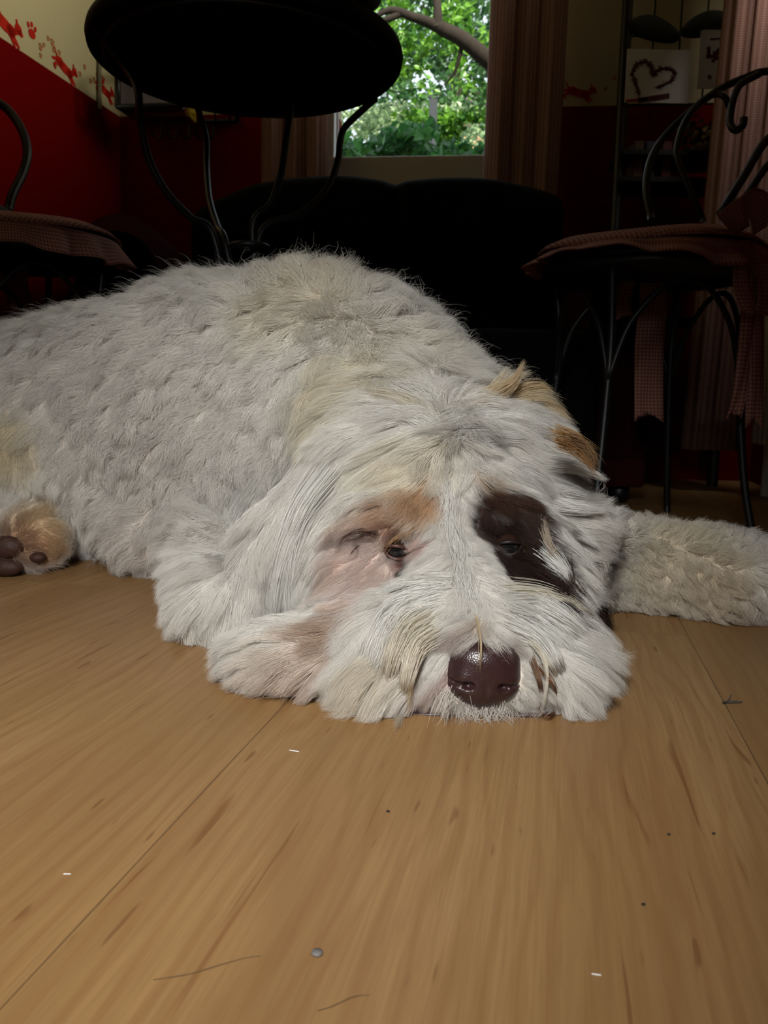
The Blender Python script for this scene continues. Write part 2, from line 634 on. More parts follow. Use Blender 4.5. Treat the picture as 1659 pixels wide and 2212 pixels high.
MB().tube([at(1000, 86, Y=4.45), at(985, 150, Y=4.5), at(960, 185, Y=4.55)], [.014, .008, .004], 8, 5).build('branch', M_BARK, tr_)
P = in_view(27000, 4.55, 6.0, -160, 215, pad=.9)
P = clumpy(P, 8.0, 1.35, 4)
leaves('crown', P, .050, M_LEAF, tr_, 5)
# shade tree behind
t2 = thing('ash_tree', 'darker green tree behind the maple limb in the garden', 'tree', (1.3, 7.6, -.4))
MB().tube([(1.3, 7.6, -.4), (1.25, 7.6, 1.2), (1.1, 7.6, 2.6), (1.2, 7.6, 4.0)], [.12, .10, .08, .03], 12, 5).build('trunk', M_BARK, t2)
P = clumpy(in_view(26000, 7.0, 8.4, -150, 260, pad=1.2), 7.5, 1.35, 8)
leaves('crown', P, .075, M_LEAF4, t2, 9)
# hedge with big dark leaves just outside, pale shrub, steel post
h = thing('hedge', 'dark glossy hedge growing just above the garden window sill', 'hedge', (.35, 3.6, -.4))
P = clumpy(in_view(8500, 3.3, 4.1, 275, 420, pad=.4), 9.0, .1, 21)
P = P[P[:, 2] < CAMH + P[:, 1] * (at(900, 300, Y=1.0)[2] - CAMH) + .10 * np.sin(P[:, 0] * 7 + 1) + .05 * np.sin(P[:, 0] * 19)]
leaves('foliage', P, .052, M_LEAF2, h, 3, .5)
mb = MB()
for k in range(6):
    x = -.3 + .26 * k
    mb.tube([(x, 3.65, -.4), (x + .05, 3.7, .4), (x - .02, 3.65, 1.05)], [.012, .01, .006], 6, 4)
mb.build('stem', M_BARK, h)
s2 = thing('pale_shrub', 'pale flowering shrub lit by the sun behind the hedge', 'shrub', (.4, 6.3, -.4))
P = clumpy(in_view(9000, 6.1, 6.9, 225, 400, 690, 1000, .3), 7, .3, 14)
leaves('foliage', P, .045, M_LEAF3, s2, 13)
s3 = thing('bay_shrub', 'mid-green shrub to the right of the steel post in the garden', 'shrub', (1.2, 5.9, -.4))
P = clumpy(in_view(8000, 5.3, 5.95, 240, 420, 940, 1110, .3), 8, .2, 16)
leaves('foliage', P, .05, M_LEAF, s3, 17)
t4 = thing('lime_tree', 'hazy blue-green tree farthest away in the garden', 'tree', (.9, 11.0, -.4))
MB().tube([(.9, 11.0, -.4), (.95, 11.0, 1.5), (.8, 11.0, 3.4), (.9, 11.0, 5.6)], [.16, .13, .10, .04], 12, 5).build('trunk', M_BARK, t4)
P = clumpy(in_view(17000, 10.4, 11.8, -150, 330, pad=1.4), 6.5, 1.2, 31)
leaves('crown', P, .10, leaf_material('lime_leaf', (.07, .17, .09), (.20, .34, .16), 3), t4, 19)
M_POST = mat('galvanised_steel', (.035, .04, .048), .9, 0, .5, .2)
p0 = at(934, 300, Y=5.2)
po = thing('fence_post', 'grey steel post standing among the garden shrubs', 'post', (p0[0], 5.2, -.4))
pz = at(934, 214, Y=5.2)[2]
MB().box((p0[0], 5.2, (pz - .4) / 2), (.024, 0, 0), (0, .02, 0), (0, 0, (pz + .4) / 2)).build('shaft', M_POST, po, False)
MB().box((p0[0], 5.2, pz + .008), (.027, 0, 0), (0, .023, 0), (0, 0, .008)).build('cap', M_POST, po, False)
ho = thing('neighbour_house', 'peach-coloured house wall glimpsed between the leaves', 'house', (2.2, 12.5, -.4))
mb = MB().box((2.6, 14.0, 2.2), (1.6, 0, 0), (0, .5, 0), (0, 0, 2.6))
mb.build('wall', mat('peach_brick', (.62, .36, .22), .9, 0, .1, .3, 14), ho, False)
MB().box((-.6, 14.2, .6), (1.2, 0, 0), (0, .5, 0), (0, 0, 1.9)).build('annex', mat('peach_render', (.60, .40, .28), .9, 0, .1, .3, 14), ho, False)
MB().box((2.6, 13.9, 4.9), (1.75, 0, 0), (0, .7, 0), (0, 0, .1)).build('roof', mat('slate_roof', (.12, .11, .11), .8, 0, .2, .3, 14), ho, False)

# ================================================================== wall stencils (paint)
def stencil(name, polys, origin, ex, ey, mt, parent, nrm):
    mb = MB()
    for poly in polys:
        pts = [origin + ex * x + ey * y for x, y in poly]
        k = len(pts)
        v = [p for p in pts] + [p + nrm * .0008 for p in pts]
        f = [tuple(range(k, 2 * k))] + [(i, (i + 1) % k, k + (i + 1) % k, k + i) for i in range(k)]
        mb.add(v, f)
    return mb.build(name, mt, parent, False)

def blob(cx, cy, rx, ry, a=0, n=14):
    return [(cx + rx * math.cos(t) * math.cos(a) - ry * math.sin(t) * math.sin(a), cy + rx * math.cos(t) * math.sin(a) + ry * math.sin(t) * math.cos(a)) for t in np.linspace(0, 2 * math.pi, n, endpoint=False)]

def limb(x0, y0, x1, y1, w0, w1):
    d = np.array([x1 - x0, y1 - y0])
    l = np.hypot(*d)
    a = math.atan2(d[1], d[0])
    n = np.array([-math.sin(a), math.cos(a)])
    p = []
    for t, w_ in ((0, w0), (.5, (w0 + w1) / 2), (1, w1)):
        p.append((np.array([x0, y0]) + d * t + n * w_, np.array([x0, y0]) + d * t - n * w_))
    return [tuple(q[0]) for q in p] + [tuple(q[1]) for q in p[::-1]]

# a running four-legged animal, head at +x, one unit long
RUN = [blob(0, 0, .30, .115, -.12), blob(.20, -.02, .13, .12), blob(-.20, .05, .15, .12), blob(.40, .13, .10, .095), blob(.47, .09, .075, .05, -.3),
       limb(.27, .0, .40, .10, .06, .06), limb(.24, -.06, .46, -.20, .05, .025), limb(.18, -.07, .36, -.26, .05, .022),
       limb(-.26, .02, -.44, -.12, .06, .03), limb(-.44, -.12, -.36, -.20, .03, .02), limb(-.30, .07, -.52, .00, .05, .025),
       limb(-.32, .12, -.46, .30, .025, .014), limb(.37, .18, .33, .28, .03, .02)]
WALLS = {o.name: o for o in C.objects}
ln3 = np.array([ld[1], -ld[0], 0])
l3 = v3(ld, 0)
ub = np.array([0, 0, 1.0])

def left_stencil(px, py, ln_, polys=RUN, mt=None, tilt=-.1, flip=1, name='animal_stencil'):
    o = leftpt(px, py, .001)
    ex = (l3 * math.cos(tilt) + ub * math.sin(tilt)) * ln_ * flip
    ey = (-l3 * math.sin(tilt) + ub * math.cos(tilt)) * ln_
    return stencil(name, polys, o, ex, ey, mt or M_REDSTENCIL, WALLS['wall_left'], ln3)

left_stencil(8, 50, .125, tilt=-.15)
left_stencil(140, 148, .105, tilt=-.12)
left_stencil(226, 196, .095, tilt=-.1)
for px, py, sz, pale in ((69, 69, .022, 0), (88, 103, .010, 1), (104, 84, .007, 1), (113, 93, .010, 1), (116, 109, .008, 1), (95, 98, .006, 1), (88, 121, .007, 1), (128, 115, .008, 1),
                         (122, 140, .007, 1), (183, 146, .008, 1), (173, 161, .008, 1), (196, 176, .007, 1), (203, 172, .006, 1), (222, 174, .012, 0)):
    left_stencil(px, py, sz, [blob(0, -.2, .6, .5), blob(-.6, .5, .22, .3, .3), blob(0, .75, .22, .3), blob(.6, .5, .22, .3, -.3)],
                 M_PALESTENCIL if pale else M_REDSTENCIL, 0, 1, 'paw_stencil')

def back_stencil(px, py, sz, polys, mt, tilt=0, flip=1, name='animal_stencil'):
    o = wallpt(px, py, .001)
    bx = v3(bd, 0)
    ex = (bx * math.cos(tilt) + ub * math.sin(tilt)) * sz * flip
    ey = (-bx * math.sin(tilt) + ub * math.cos(tilt)) * sz
    return stencil(name, polys, o, ex, ey, mt, WALLS['wall_back'], v3(-bn, 0))
back_stencil(1250, 201, .088, RUN, M_REDSTENCIL, -.12)
for px, py in ((1308, 192), (1327, 169), (1342, 150)):
    back_stencil(px, py, .007, [blob(0, -.2, .6, .5), blob(-.6, .5, .22, .3, .3), blob(0, .75, .22, .3), blob(.6, .5, .22, .3, -.3)], M_PALESTENCIL, 0, 1, 'paw_stencil')

# ================================================================== curtains
def curtain(name, label, xy0, xy1, ztop, zbot, amp, folds, phase, group=None, bot=None):
    """a hanging cloth with folds between two points in plan; bot shifts the hem"""
    a, b_ = np.array(xy0, float), np.array(xy1, float)
    ln_ = np.linalg.norm(b_ - a)
    t_ = (b_ - a) / ln_
    n_2 = np.array([-t_[1], t_[0]])
    nu, nv = folds * 12, 26
    V, UV = [], []
    bot = np.array(bot if bot is not None else (0, 0), float)
    arc = ln_ * 1.8
    for j in range(nv + 1):
        v = j / nv
        for i in range(nu + 1):
            u = i / nu
            ph = 2 * math.pi * folds * u + phase
            am = amp * (.7 + .3 * math.sin(5 * u + 2)) * (.75 + .25 * v)
            p = a + t_ * (ln_ * u + .012 * math.sin(2 * ph)) + n_2 * am * math.sin(ph) + bot * v * (1 if bot.ndim == 1 else 1)
            V.append((p[0], p[1], ztop + (zbot - ztop) * v))
            UV.append((u * arc, v * (ztop - zbot)))
    F = [(j * (nu + 1) + i, j * (nu + 1) + i + 1, (j + 1) * (nu + 1) + i + 1, (j + 1) * (nu + 1) + i) for j in range(nv) for i in range(nu)]
    root = thing(name, label, 'curtain', (float((a + b_)[0] / 2), float((a + b_)[1] / 2), zbot), group)
    o = mesh_obj('cloth', V, F, M_CURT, root)
    set_uv(o, UV)
    so = o.modifiers.new('thickness', 'SOLIDIFY')
    so.thickness = .0015
    mb = MB().tube([v3(a - t_ * .04, ztop + .012), v3(b_ + t_ * .04, ztop + .012)], .009, 10, 0)
    mb.build('curtain_rod', M_IRON, root)
    return root

def planb(px, off):
    return wallpt(px, 250, off)[:2]
curtain('window_curtain', 'dim pink gingham curtain hanging left of the garden window, behind the round table', planb(556, .13), planb(700, .13), 2.15, .30, .026, 3, 0.4, 'curtains of the garden window')
curtain('window_curtain', 'dim pink gingham curtain hanging right of the garden window, behind the black sofa', planb(1066, .13), planb(1222, .13), 2.15, .30, .030, 3, 2.0, 'curtains of the garden window', (-.015, 0))
ca0 = at(1578, 300, Y=1.955)[:2]
curtain('side_curtain', 'pink gingham curtain lit by an added light at the right edge, behind the right chair', ca0, ca0 + np.array([.125, -.035]), 2.15, .10, .022, 3, 1.2, None, (-.06, 0))

# ================================================================== radiator
rc = RC - ld * .68 + rn * .055
ra_ = thing('radiator', 'white ribbed radiator on the wall beside the lit side curtain', 'radiator', v3(rc, .10))
mb = MB()
for k in range(15):
    mb = MB().box(v3(rc + ld * (-.30 + .043 * k), .36), v3(ld * .015, 0), v3(rn * .032, 0), (0, 0, .24))
    bevel(mb.build('fin', M_RADI, ra_, False), .005)
for z in (.15, .57):
    bevel(MB().box(v3(rc, z), v3(ld * .335, 0), v3(rn * .022, 0), (0, 0, .022)).build('header', M_RADI, ra_, False), .006)
for q in (-.28, .28):
    MB().tube([v3(rc + ld * q, .13), v3(rc + ld * q, .0)], .011, 10, 0).build('pipe', M_RADI, ra_)

# ================================================================== sofa
SY = 1.98
so_ = thing('sofa', 'small sofa with black back and dark red arms under the garden window', 'sofa', (at(815, 500, Y=SY)[0], SY - .2, 0))

def hump(pl, pr, tops, Y0, Y1, zb, name, mt):
    """upholstered panel whose upper outline follows the given picture heights at depth Y0"""
    xs = np.linspace(0, 1, 41)
    tp = np.array([at(p[0], p[1], Y=Y0)[[0, 2]] for p in tops])
    tp = catmull(np.c_[tp, np.zeros(len(tp))], 8)[:, :2]
    V, F = [], []
    n = 18
    prof = [(0, 1), (.0, .0)]
    K = len(tp)
    D_ = Y1 - Y0
    for i, (x, z) in enumerate(tp):
        e = min(1, min(i, K - 1 - i) / 4)
        for k in range(n):
            t = k / (n - 1)
            ang = math.pi * t
            yy = Y0 + D_ / 2 - math.cos(ang) * D_ / 2 * (.6 + .4 * e)
            zz = z - .055 * (1 - math.sin(ang) ** .6)
            V.append((x, yy, zz))
        V.append((x, Y1 - D_ / 2 * (1 - (.6 + .4 * e)), zb))
        V.append((x, Y0 + D_ / 2 * (1 - (.6 + .4 * e)), zb))
    m_ = n + 2
    for i in range(K - 1):
        for k in range(m_):
            l = (k + 1) % m_
            F.append((i * m_ + k, i * m_ + l, (i + 1) * m_ + l, (i + 1) * m_ + k))
    F.append(tuple(range(m_)))
    F.append(tuple((K - 1) * m_ + k for k in range(m_ - 1, -1, -1)))
    return mesh_obj(name, V, F, mt, so_)
hump(0, 0, [(412, 470), (416, 446), (440, 428), (480, 410), (530, 388), (580, 376), (660, 367), (740, 364), (800, 370), (856, 381)], SY, SY + .17, .12, 'back_cushion', M_SOFA)
hump(0, 0, [(856, 381), (900, 373), (980, 368), (1060, 371), (1120, 382), (1180, 397), (1214, 412), (1222, 440)], SY, SY + .17, .12, 'back_cushion', M_SOFA)
xl, xr = at(415, 460, Y=SY)[0], at(1222, 450, Y=SY)[0]
bevel(MB().box(((xl + xr) / 2, SY - .17, .22), ((xr - xl) / 2 + .01, 0, 0), (0, .20, 0), (0, 0, .13)).build('seat', M_SOFA, so_, False), .035, 4)
for side, (x0, x1) in enumerate(((xl - .19, xl), (xr, xr + .14))):
    zt = .575 - .01 * side
    w_ = (x1 - x0) / 2
    xc = (x0 + x1) / 2
    V = []
    prof = [(-w_, .04)] + [(-w_ * math.cos(t), zt - w_ * 1.0 + w_ * math.sin(t)) for t in np.linspace(0, math.pi, 14)] + [(w_, .04)]
    ys = [SY - .27, SY - .25, SY + .13, SY + .15]
    F = []
    for j, y in enumerate(ys):
        k_ = .93 if j in (0, 3) else 1
        for (x, z) in prof:
            V.append((xc + x * k_, y, .04 + (z - .04) * k_))
    n = len(prof)
    for j in range(3):
        for k in range(n):
            l = (k + 1) % n
            F.append((j * n + k, j * n + l, (j + 1) * n + l, (j + 1) * n + k))
    F.append(tuple(range(n)))
    F.append(tuple(3 * n + k for k in range(n - 1, -1, -1)))
    mesh_obj('armrest', V, F, M_SOFARED, so_)
bevel(MB().box(((xl + xr) / 2, SY - .12, .065), ((xr - xl) / 2 + .12, 0, 0), (0, .22, 0), (0, 0, .03)).build('base', M_SOFARED, so_, False), .01)
for x in (xl - .12, xr + .08):
    for y in (SY - .29, SY + .08):
        MB().lathe([(.016, 0), (.024, .04)], (x, y, 0), 16).build('foot', M_IRON, so_)

# ================================================================== bistro table
TC, TZ, TR = np.array([-.222, 1.322]), .72, .236
ta = thing('bistro_table', 'round black metal table with curved wrought-iron legs in front of the sofa', 'table', (TC[0], TC[1], 0))
MB().lathe([(.0, -.004), (TR - .012, -.004), (TR - .004, -.010), (TR, -.006), (TR + .002, .004), (TR, .012), (TR - .006, .015), (0, .015)], (TC[0], TC[1], TZ), 96).build('tabletop', M_TABLE, ta)
MB().tube([(TC[0] + .212 * math.cos(t), TC[1] + .212 * math.sin(t), TZ - .012) for t in np.linspace(0, 2 * math.pi, 64, endpoint=False)], .004, 8, 0, True).build('rim_band', M_IRON, ta)
leg_top = [(205, 54), (437, 225), (628, 162), (812, 213)]
LEGS = [
    [(205, 54, 'z'), (250, 118, .50), (288, 172, .66), (299, 205, .78), (303, 262, .80), (322, 345, .72), (360, 415, .52), (412, 470, .28), (462, 512, .10)],
    [(424, 222, 'z'), (432, 250, .96), (445, 300, .98), (446, 360, .90), (452, 430, .62), (470, 490, .32), (488, 530, .08)],
    [(630, 165, 'z'), (628, 205, .98), (626, 245, .98), (617, 310, .86), (607, 375, .64), (585, 440, .38), (545, 500, .10)],
    [(812, 212, 'z'), (785, 236, .97), (745, 275, .96), (735, 305, .90), (729, 350, .80), (705, 410, .58), (650, 462, .34), (560, 512, .10)],
]
foot_dir = []
waist = np.array([TC[0], TC[1], .43])
for i, lg in enumerate(LEGS):
    top = at(lg[0][0], lg[0][1], Z=TZ - .008)
    rad_v = (top - np.array([TC[0], TC[1], top[2]]))
    pts = []
    for (px, py, f) in lg:
        if f == 'z':
            pts.append(top)
        else:
            # the leg stays in the upright plane through the table's axis and its own top
            Yt = TC[1] + rad_v[1] * f
            pts.append(at(px, py, Y=Yt))
    d0 = rad_v / np.linalg.norm(rad_v)
    end = pts[-1]
    for q, z in ((.035, .30), (.06, .18), (.10, .06), (.125, .008)):
        pts.append(np.array([TC[0], TC[1], z]) + d0 * q)
    MB().tube(pts, .0058, 10, 6).build('leg', M_IRON, ta)
MB().tube([(waist[0] + .028 * math.cos(t), waist[1] + .028 * math.sin(t), .44) for t in np.linspace(0, 2 * math.pi, 20, endpoint=False)], .005, 8, 0, True).build('collar', M_IRON, ta)
# things on the table that show over its far rim
q0 = at(782, -4, Y=1.43)
bo = thing('footed_pot', 'dark round pot on a short foot standing at the far edge of the black table', 'pot', (q0[0], q0[1], TZ + .0155))
hq_ = q0[2] - TZ - .0155
MB().lathe([(.020, 0), (.020, .004), (.008, .010), (.006, hq_ - .026), (.018, hq_ - .020), (.030, hq_ - .008), (.034, hq_ + .010), (.030, hq_ + .026), (.022, hq_ + .032), (.018, hq_ + .028), (0, hq_ + .028)], (q0[0], q0[1], TZ + .0155), 40).build('body', mat('dark_glaze', (.014, .014, .013), .6, 0, .3, .3, 80), bo)
MB().tube([(q0[0] + .030 * math.cos(t), q0[1] + .030 * math.sin(t), q0[2] + .026) for t in np.linspace(0, 2 * math.pi, 32, endpoint=False)], .003, 8, 0, True).build('rim', M_IRON, bo)
c = at(728, -2, Y=1.50)
cl = MB()
nx, ny = 14, 10
V, F = [], []
for i in range(nx + 1):
    for j in range(ny + 1):
        u, v = i / nx, j / ny
        V.append((c[0] - .10 + .16 * u, 1.36 + .155 * v, TZ + .020 + .010 * math.sin(9 * u + 3 * v) * math.sin(6 * v + 1) + .012 * (1 - abs(2 * u - 1))))
for i in range(nx):
    for j in range(ny):
        a = i * (ny + 1) + j
        F.append((a, a + ny + 1, a + ny + 2, a + 1))
o = mesh_obj('red_napkin', V, F, mat('red_cloth', (.42, .01, .012), .9, 0, .1, .2, 200, .2))
o.modifiers.new('thickness', 'SOLIDIFY').thickness = .004
tag(o, 'red cloth napkin lying on the round black table', 'napkin')

# ================================================================== chairs
def ruffled_cushion(root, c, R_, zt, amp, waves, seed, droop, extra=0.0, side=0.0):
    """round pad with a gathered skirt hanging round its edge"""
    r = np.random.default_rng(seed)
    n = 168
    ph = r.uniform(0, 6.28, 6)
    V, UV, F = [], [], []
    rings = [(0, .016), (.3, .017), (.6, .016), (.82, .010), (.95, .0), (1.0, -.008)]
    for (q, dz) in rings:
        for k in range(n):
            t = 2 * math.pi * k / n
            wob = .004 * math.sin(3 * t + ph[0]) * q
            V.append((c[0] + R_ * q * math.cos(t), c[1] + R_ * q * math.sin(t), zt + dz + wob))
            UV.append((R_ * q * math.cos(t), R_ * q * math.sin(t)))
    for i in range(len(rings) - 1):
        for k in range(n):
            l = (k + 1) % n
            F.append((i * n + k, i * n + l, (i + 1) * n + l, (i + 1) * n + k))
    pad = mesh_obj('pad', V, F, M_GING, root)
    set_uv(pad, UV)
    pad.modifiers.new('thickness', 'SOLIDIFY').thickness = .003
    V, UV, F = [], [], []
    m_ = 7
    for j in range(m_ + 1):
        s_ = j / m_
        for k in range(n):
            t = 2 * math.pi * k / n
            wv = math.sin(waves * t + ph[1] + 1.3 * math.sin(3 * t + ph[2])) + .5 * math.sin(waves * 1.7 * t + ph[3])
            rr = R_ * .985 + s_ * (.020 + amp * wv)
            zz = zt - .010 - s_ * (droop + extra * (.5 + .5 * math.cos(t - side)) ** 2 + .35 * amp * math.sin(waves * t + ph[4]) + .012 * math.sin(2 * t + ph[5]))
            V.append((c[0] + rr * math.cos(t), c[1] + rr * math.sin(t), zz))
            UV.append((t * R_ * 1.5, s_ * droop * 1.3))
    for j in range(m_):
        for k in range(n):
            l = (k + 1) % n
            F.append((j * n + k, j * n + l, (j + 1) * n + l, (j + 1) * n + k))
    sk = mesh_obj('ruffle', V, F, M_GING, pad)
    set_uv(sk, UV)
    sk.modifiers.new('thickness', 'SOLIDIFY').thickness = .002
    return pad

def ribbon(pts, w_, name, root, ax, notch=True, mt=None):
    """a flat cloth tie along a path, its end cut to a swallowtail"""
    P = catmull(pts, 6)
    ax = np.array(ax, float)
    V, UV, F = [], [], []
    K = len(P)
    ln_ = 0
    for i, p in enumerate(P):
        if i:
            ln_ += np.linalg.norm(P[i] - P[i - 1])
        wv = w_ * (1 - .25 * math.exp(-(i / K) * 6)) if notch else w_ * (.55 + .6 * math.sin(math.pi * i / (K - 1)))
        for j, q in enumerate((-1, -.5, 0, .5, 1)):
            pp = p + ax * wv * q + np.array([0, .004 * math.cos(3 * q + i * .3), 0])
            if notch and i == K - 1:
                pp = pp + np.array([0, 0, .018 * (1 - abs(q))])
            V.append(pp)
            UV.append((q * w_, ln_))
    for i in range(K - 1):
        for j in range(4):
            F.append((i * 5 + j, i * 5 + j + 1, i * 5 + j + 6, i * 5 + j + 5))
    o = mesh_obj(name, V, F, mt or M_GING, root)
    set_uv(o, UV)
    o.modifiers.new('thickness', 'SOLIDIFY').thickness = .0018
    return o

def arch(base, a0, a1, h, n=9):
    return [np.array(a0) * (1 - t) + np.array(a1) * t + np.array([0, 0, h * math.sin(math.pi * t) ** .7]) for t in np.linspace(0, 1, n)]

def chair_frame(root, c, R_, ang, zs=.445):
    """seat ring and plate, four legs, arched braces between neighbouring legs; back points to ang"""
    MB().lathe([(0, -.006), (R_ - .004, -.006), (R_, -.002), (R_, .006), (R_ - .004, .009), (0, .009)], (c[0], c[1], zs), 64).build('seat', M_IRON, root)
    MB().tube([(c[0] + R_ * math.cos(t), c[1] + R_ * math.sin(t), zs - .012) for t in np.linspace(0, 2 * math.pi, 48, endpoint=False)], .0075, 10, 0, True).build('seat_ring', M_IRON, root)
    tops = []
    for k in range(4):
        a = ang + math.pi / 4 + k * math.pi / 2
        d = np.array([math.cos(a), math.sin(a), 0])
        c3 = np.array([c[0], c[1], 0])
        pts = [c3 + d * R_ * .97 + np.array([0, 0, zs - .012]), c3 + d * R_ * .90 + np.array([0, 0, zs - .12]), c3 + d * R_ * .93 + np.array([0, 0, .22]), c3 + d * R_ * 1.03 + np.array([0, 0, .09]), c3 + d * R_ * 1.14 + np.array([0, 0, .006])]
        MB().tube(pts, .0062, 10, 6).build('leg', M_IRON, root)
        tops.append((pts[2] + np.array([0, 0, .02])))
    for k in range(4):
        p, q = tops[k], tops[(k + 1) % 4]
        top = (p + q) / 2
        out = top - np.array([c[0], c[1], top[2]])
        out /= np.linalg.norm(out)
        pts = []
        for t in np.linspace(0, 1, 11):
            b_ = p * (1 - t) + q * t
            pts.append(b_ + np.array([0, 0, (zs - .035 - .24) * math.sin(math.pi * t) ** .62]) + out * .02 * math.sin(math.pi * t))
        MB().tube(pts, .0046, 8, 4).build('brace', M_IRON, root)

# right chair
RCc = np.array([.420, 1.36])
rch = thing('bistro_chair', 'wrought-iron bistro chair with gingham cushion and ribbon ties, right of the dog', 'chair', (RCc[0], RCc[1], 0), None)
chair_frame(rch, RCc + np.array([.006, 0]), .166, math.radians(9), .425)
B1 = [at(1407, 474, Y=1.47), at(1396, 410, Y=1.49), at(1404, 350, Y=1.51), at(1432, 300, Y=1.53), at(1485, 246, Y=1.54), at(1550, 196, Y=1.54), at(1610, 168, Y=1.53), at(1662, 154, Y=1.52)]
top_e = B1[-1]
B2 = [top_e + np.array([.07, -.03, -.02]), at(1760, 200, Y=1.42), at(1735, 260, Y=1.36), at(1659, 300, Y=1.33), at(1605, 384, Y=1.30), at(1556, 462, Y=1.28)]
MB().tube(B1 + B2, .0066, 12, 6).build('back_hoop', M_IRON, rch)
MB().tube([at(1520, 478, Y=1.44), at(1497, 425, Y=1.45), at(1466, 352, Y=1.47), at(1462, 318, Y=1.48), at(1480, 262, Y=1.49), at(1512, 222, Y=1.50), at(1545, 204, Y=1.50), at(1566, 210, Y=1.49), at(1576, 232, Y=1.49)], .0055, 10, 6).build('back_scroll', M_IRON, rch)
MB().tube([at(1640, 160, Y=1.50), at(1600, 182, Y=1.49), at(1584, 215, Y=1.48), at(1577, 262, Y=1.47), at(1588, 281, Y=1.46), at(1604, 272, Y=1.455), at(1607, 254, Y=1.455)], .0065, 10, 6).build('back_scroll', M_IRON, rch)
MB().tube([at(1609, 428, Y=1.27), at(1659, 357, Y=1.29), at(1720, 310, Y=1.32), at(1740, 270, Y=1.36)], .006, 10, 6).build('back_scroll', M_IRON, rch)
cu = thing('chair_cushion', 'round gingham seat cushion with ruffle and hanging ties on the right bistro chair', 'cushion', (RCc[0], RCc[1], .436))
ruffled_cushion(cu, RCc + np.array([.006, 0]), .178, .450, .008, 13, 5, .008, .034, math.radians(-55))
bw = at(1612, 480, Y=1.22)
ribbon([at(1602, 500, Y=1.20), at(1578, 450, Y=1.17), at(1600, 428, Y=1.16), at(1636, 446, Y=1.18), at(1640, 500, Y=1.20)], .030, 'bow', cu, (.35, -.5, .3), False)
ribbon([at(1608, 520, Y=1.20), at(1600, 600, Y=1.18), at(1622, 668, Y=1.18), at(1650, 672, Y=1.19), at(1652, 600, Y=1.2), at(1620, 530, Y=1.2)], .018, 'bow', cu, (.8, .3, 0), False)
ribbon([at(1612, 520, Y=1.21), at(1620, 620, Y=1.21), at(1612, 740, Y=1.22), at(1596, 850, Y=1.22), at(1582, 905, Y=1.22)], .014, 'tie', cu, (.9, .3, 0))
ribbon([at(1618, 520, Y=1.22), at(1630, 640, Y=1.22), at(1632, 780, Y=1.23), at(1626, 925, Y=1.23)], .017, 'tie', cu, (.9, .3, 0))
ribbon([at(1405, 560, Y=1.48), at(1412, 640, Y=1.47), at(1404, 740, Y=1.46), at(1400, 830, Y=1.46), at(1400, 912, Y=1.46)], .026, 'tie', cu, (1, 0, 0))
ribbon([at(1400, 560, Y=1.47), at(1360, 600, Y=1.46), at(1345, 655, Y=1.46), at(1350, 690, Y=1.46)], .018, 'tie', cu, (.9, .2, .2))

# left chair
LCc = np.array([-.672, 1.47])
lch = thing('bistro_chair', 'wrought-iron bistro chair with gingham cushion at the left edge, behind the dog', 'chair', (LCc[0], LCc[1], 0), None)
chair_frame(lch, LCc, .172, math.radians(135), .452)
B = [at(18, 452, Y=1.60), at(28, 418, Y=1.61), at(50, 372, Y=1.63), at(59, 330, Y=1.64), at(50, 288, Y=1.65), at(28, 250, Y=1.66), at(0, 224, Y=1.66), at(-60, 190, Y=1.65), at(-120, 190, Y=1.60), at(-165, 240, Y=1.54), at(-170, 330, Y=1.49), at(-140, 400, Y=1.45), at(-120, 470, Y=1.42)]
MB().tube(B, .0085, 12, 6).build('back_hoop', M_IRON, lch)
MB().tube([at(-10, 455, Y=1.57), at(-25, 380, Y=1.59), at(-60, 320, Y=1.60), at(-90, 310, Y=1.57), at(-105, 380, Y=1.52), at(-100, 460, Y=1.47)], .0055, 10, 6).build('back_scroll', M_IRON, lch)
cu2 = thing('chair_cushion', 'round gingham seat cushion with ruffle on the left bistro chair', 'cushion', (LCc[0], LCc[1], .463))
ruffled_cushion(cu2, LCc, .188, .480, .011, 13, 8, .034)
ribbon([at(40, 560, Y=1.62), at(35, 620, Y=1.63), at(50, 700, Y=1.63), at(45, 760, Y=1.63)], .026, 'tie', cu2, (1, 0, 0))
gp = np.array([-.70, 1.42, .5085])
o = bevel(MB().box((gp[0] - .03, gp[1], gp[2] - .001), (.075, 0, 0), (0, .06, 0), (0, 0, .011)).build('grey_pouch', mat('grey_felt', (.10, .12, .12), .9, 0, .1, .2, 200), None, False), .007, 3)
tag(o, 'flat grey felt pouch lying on the left chair cushion', 'pouch')

# ================================================================== wall rack with hooks (left back corner)
RY = 2.20
M_RACK = M_IRON
rk = thing('wall_rack', 'black metal wall rack with hooks on the back wall above the left chair', 'rack', wallpt(400, 262, .02))

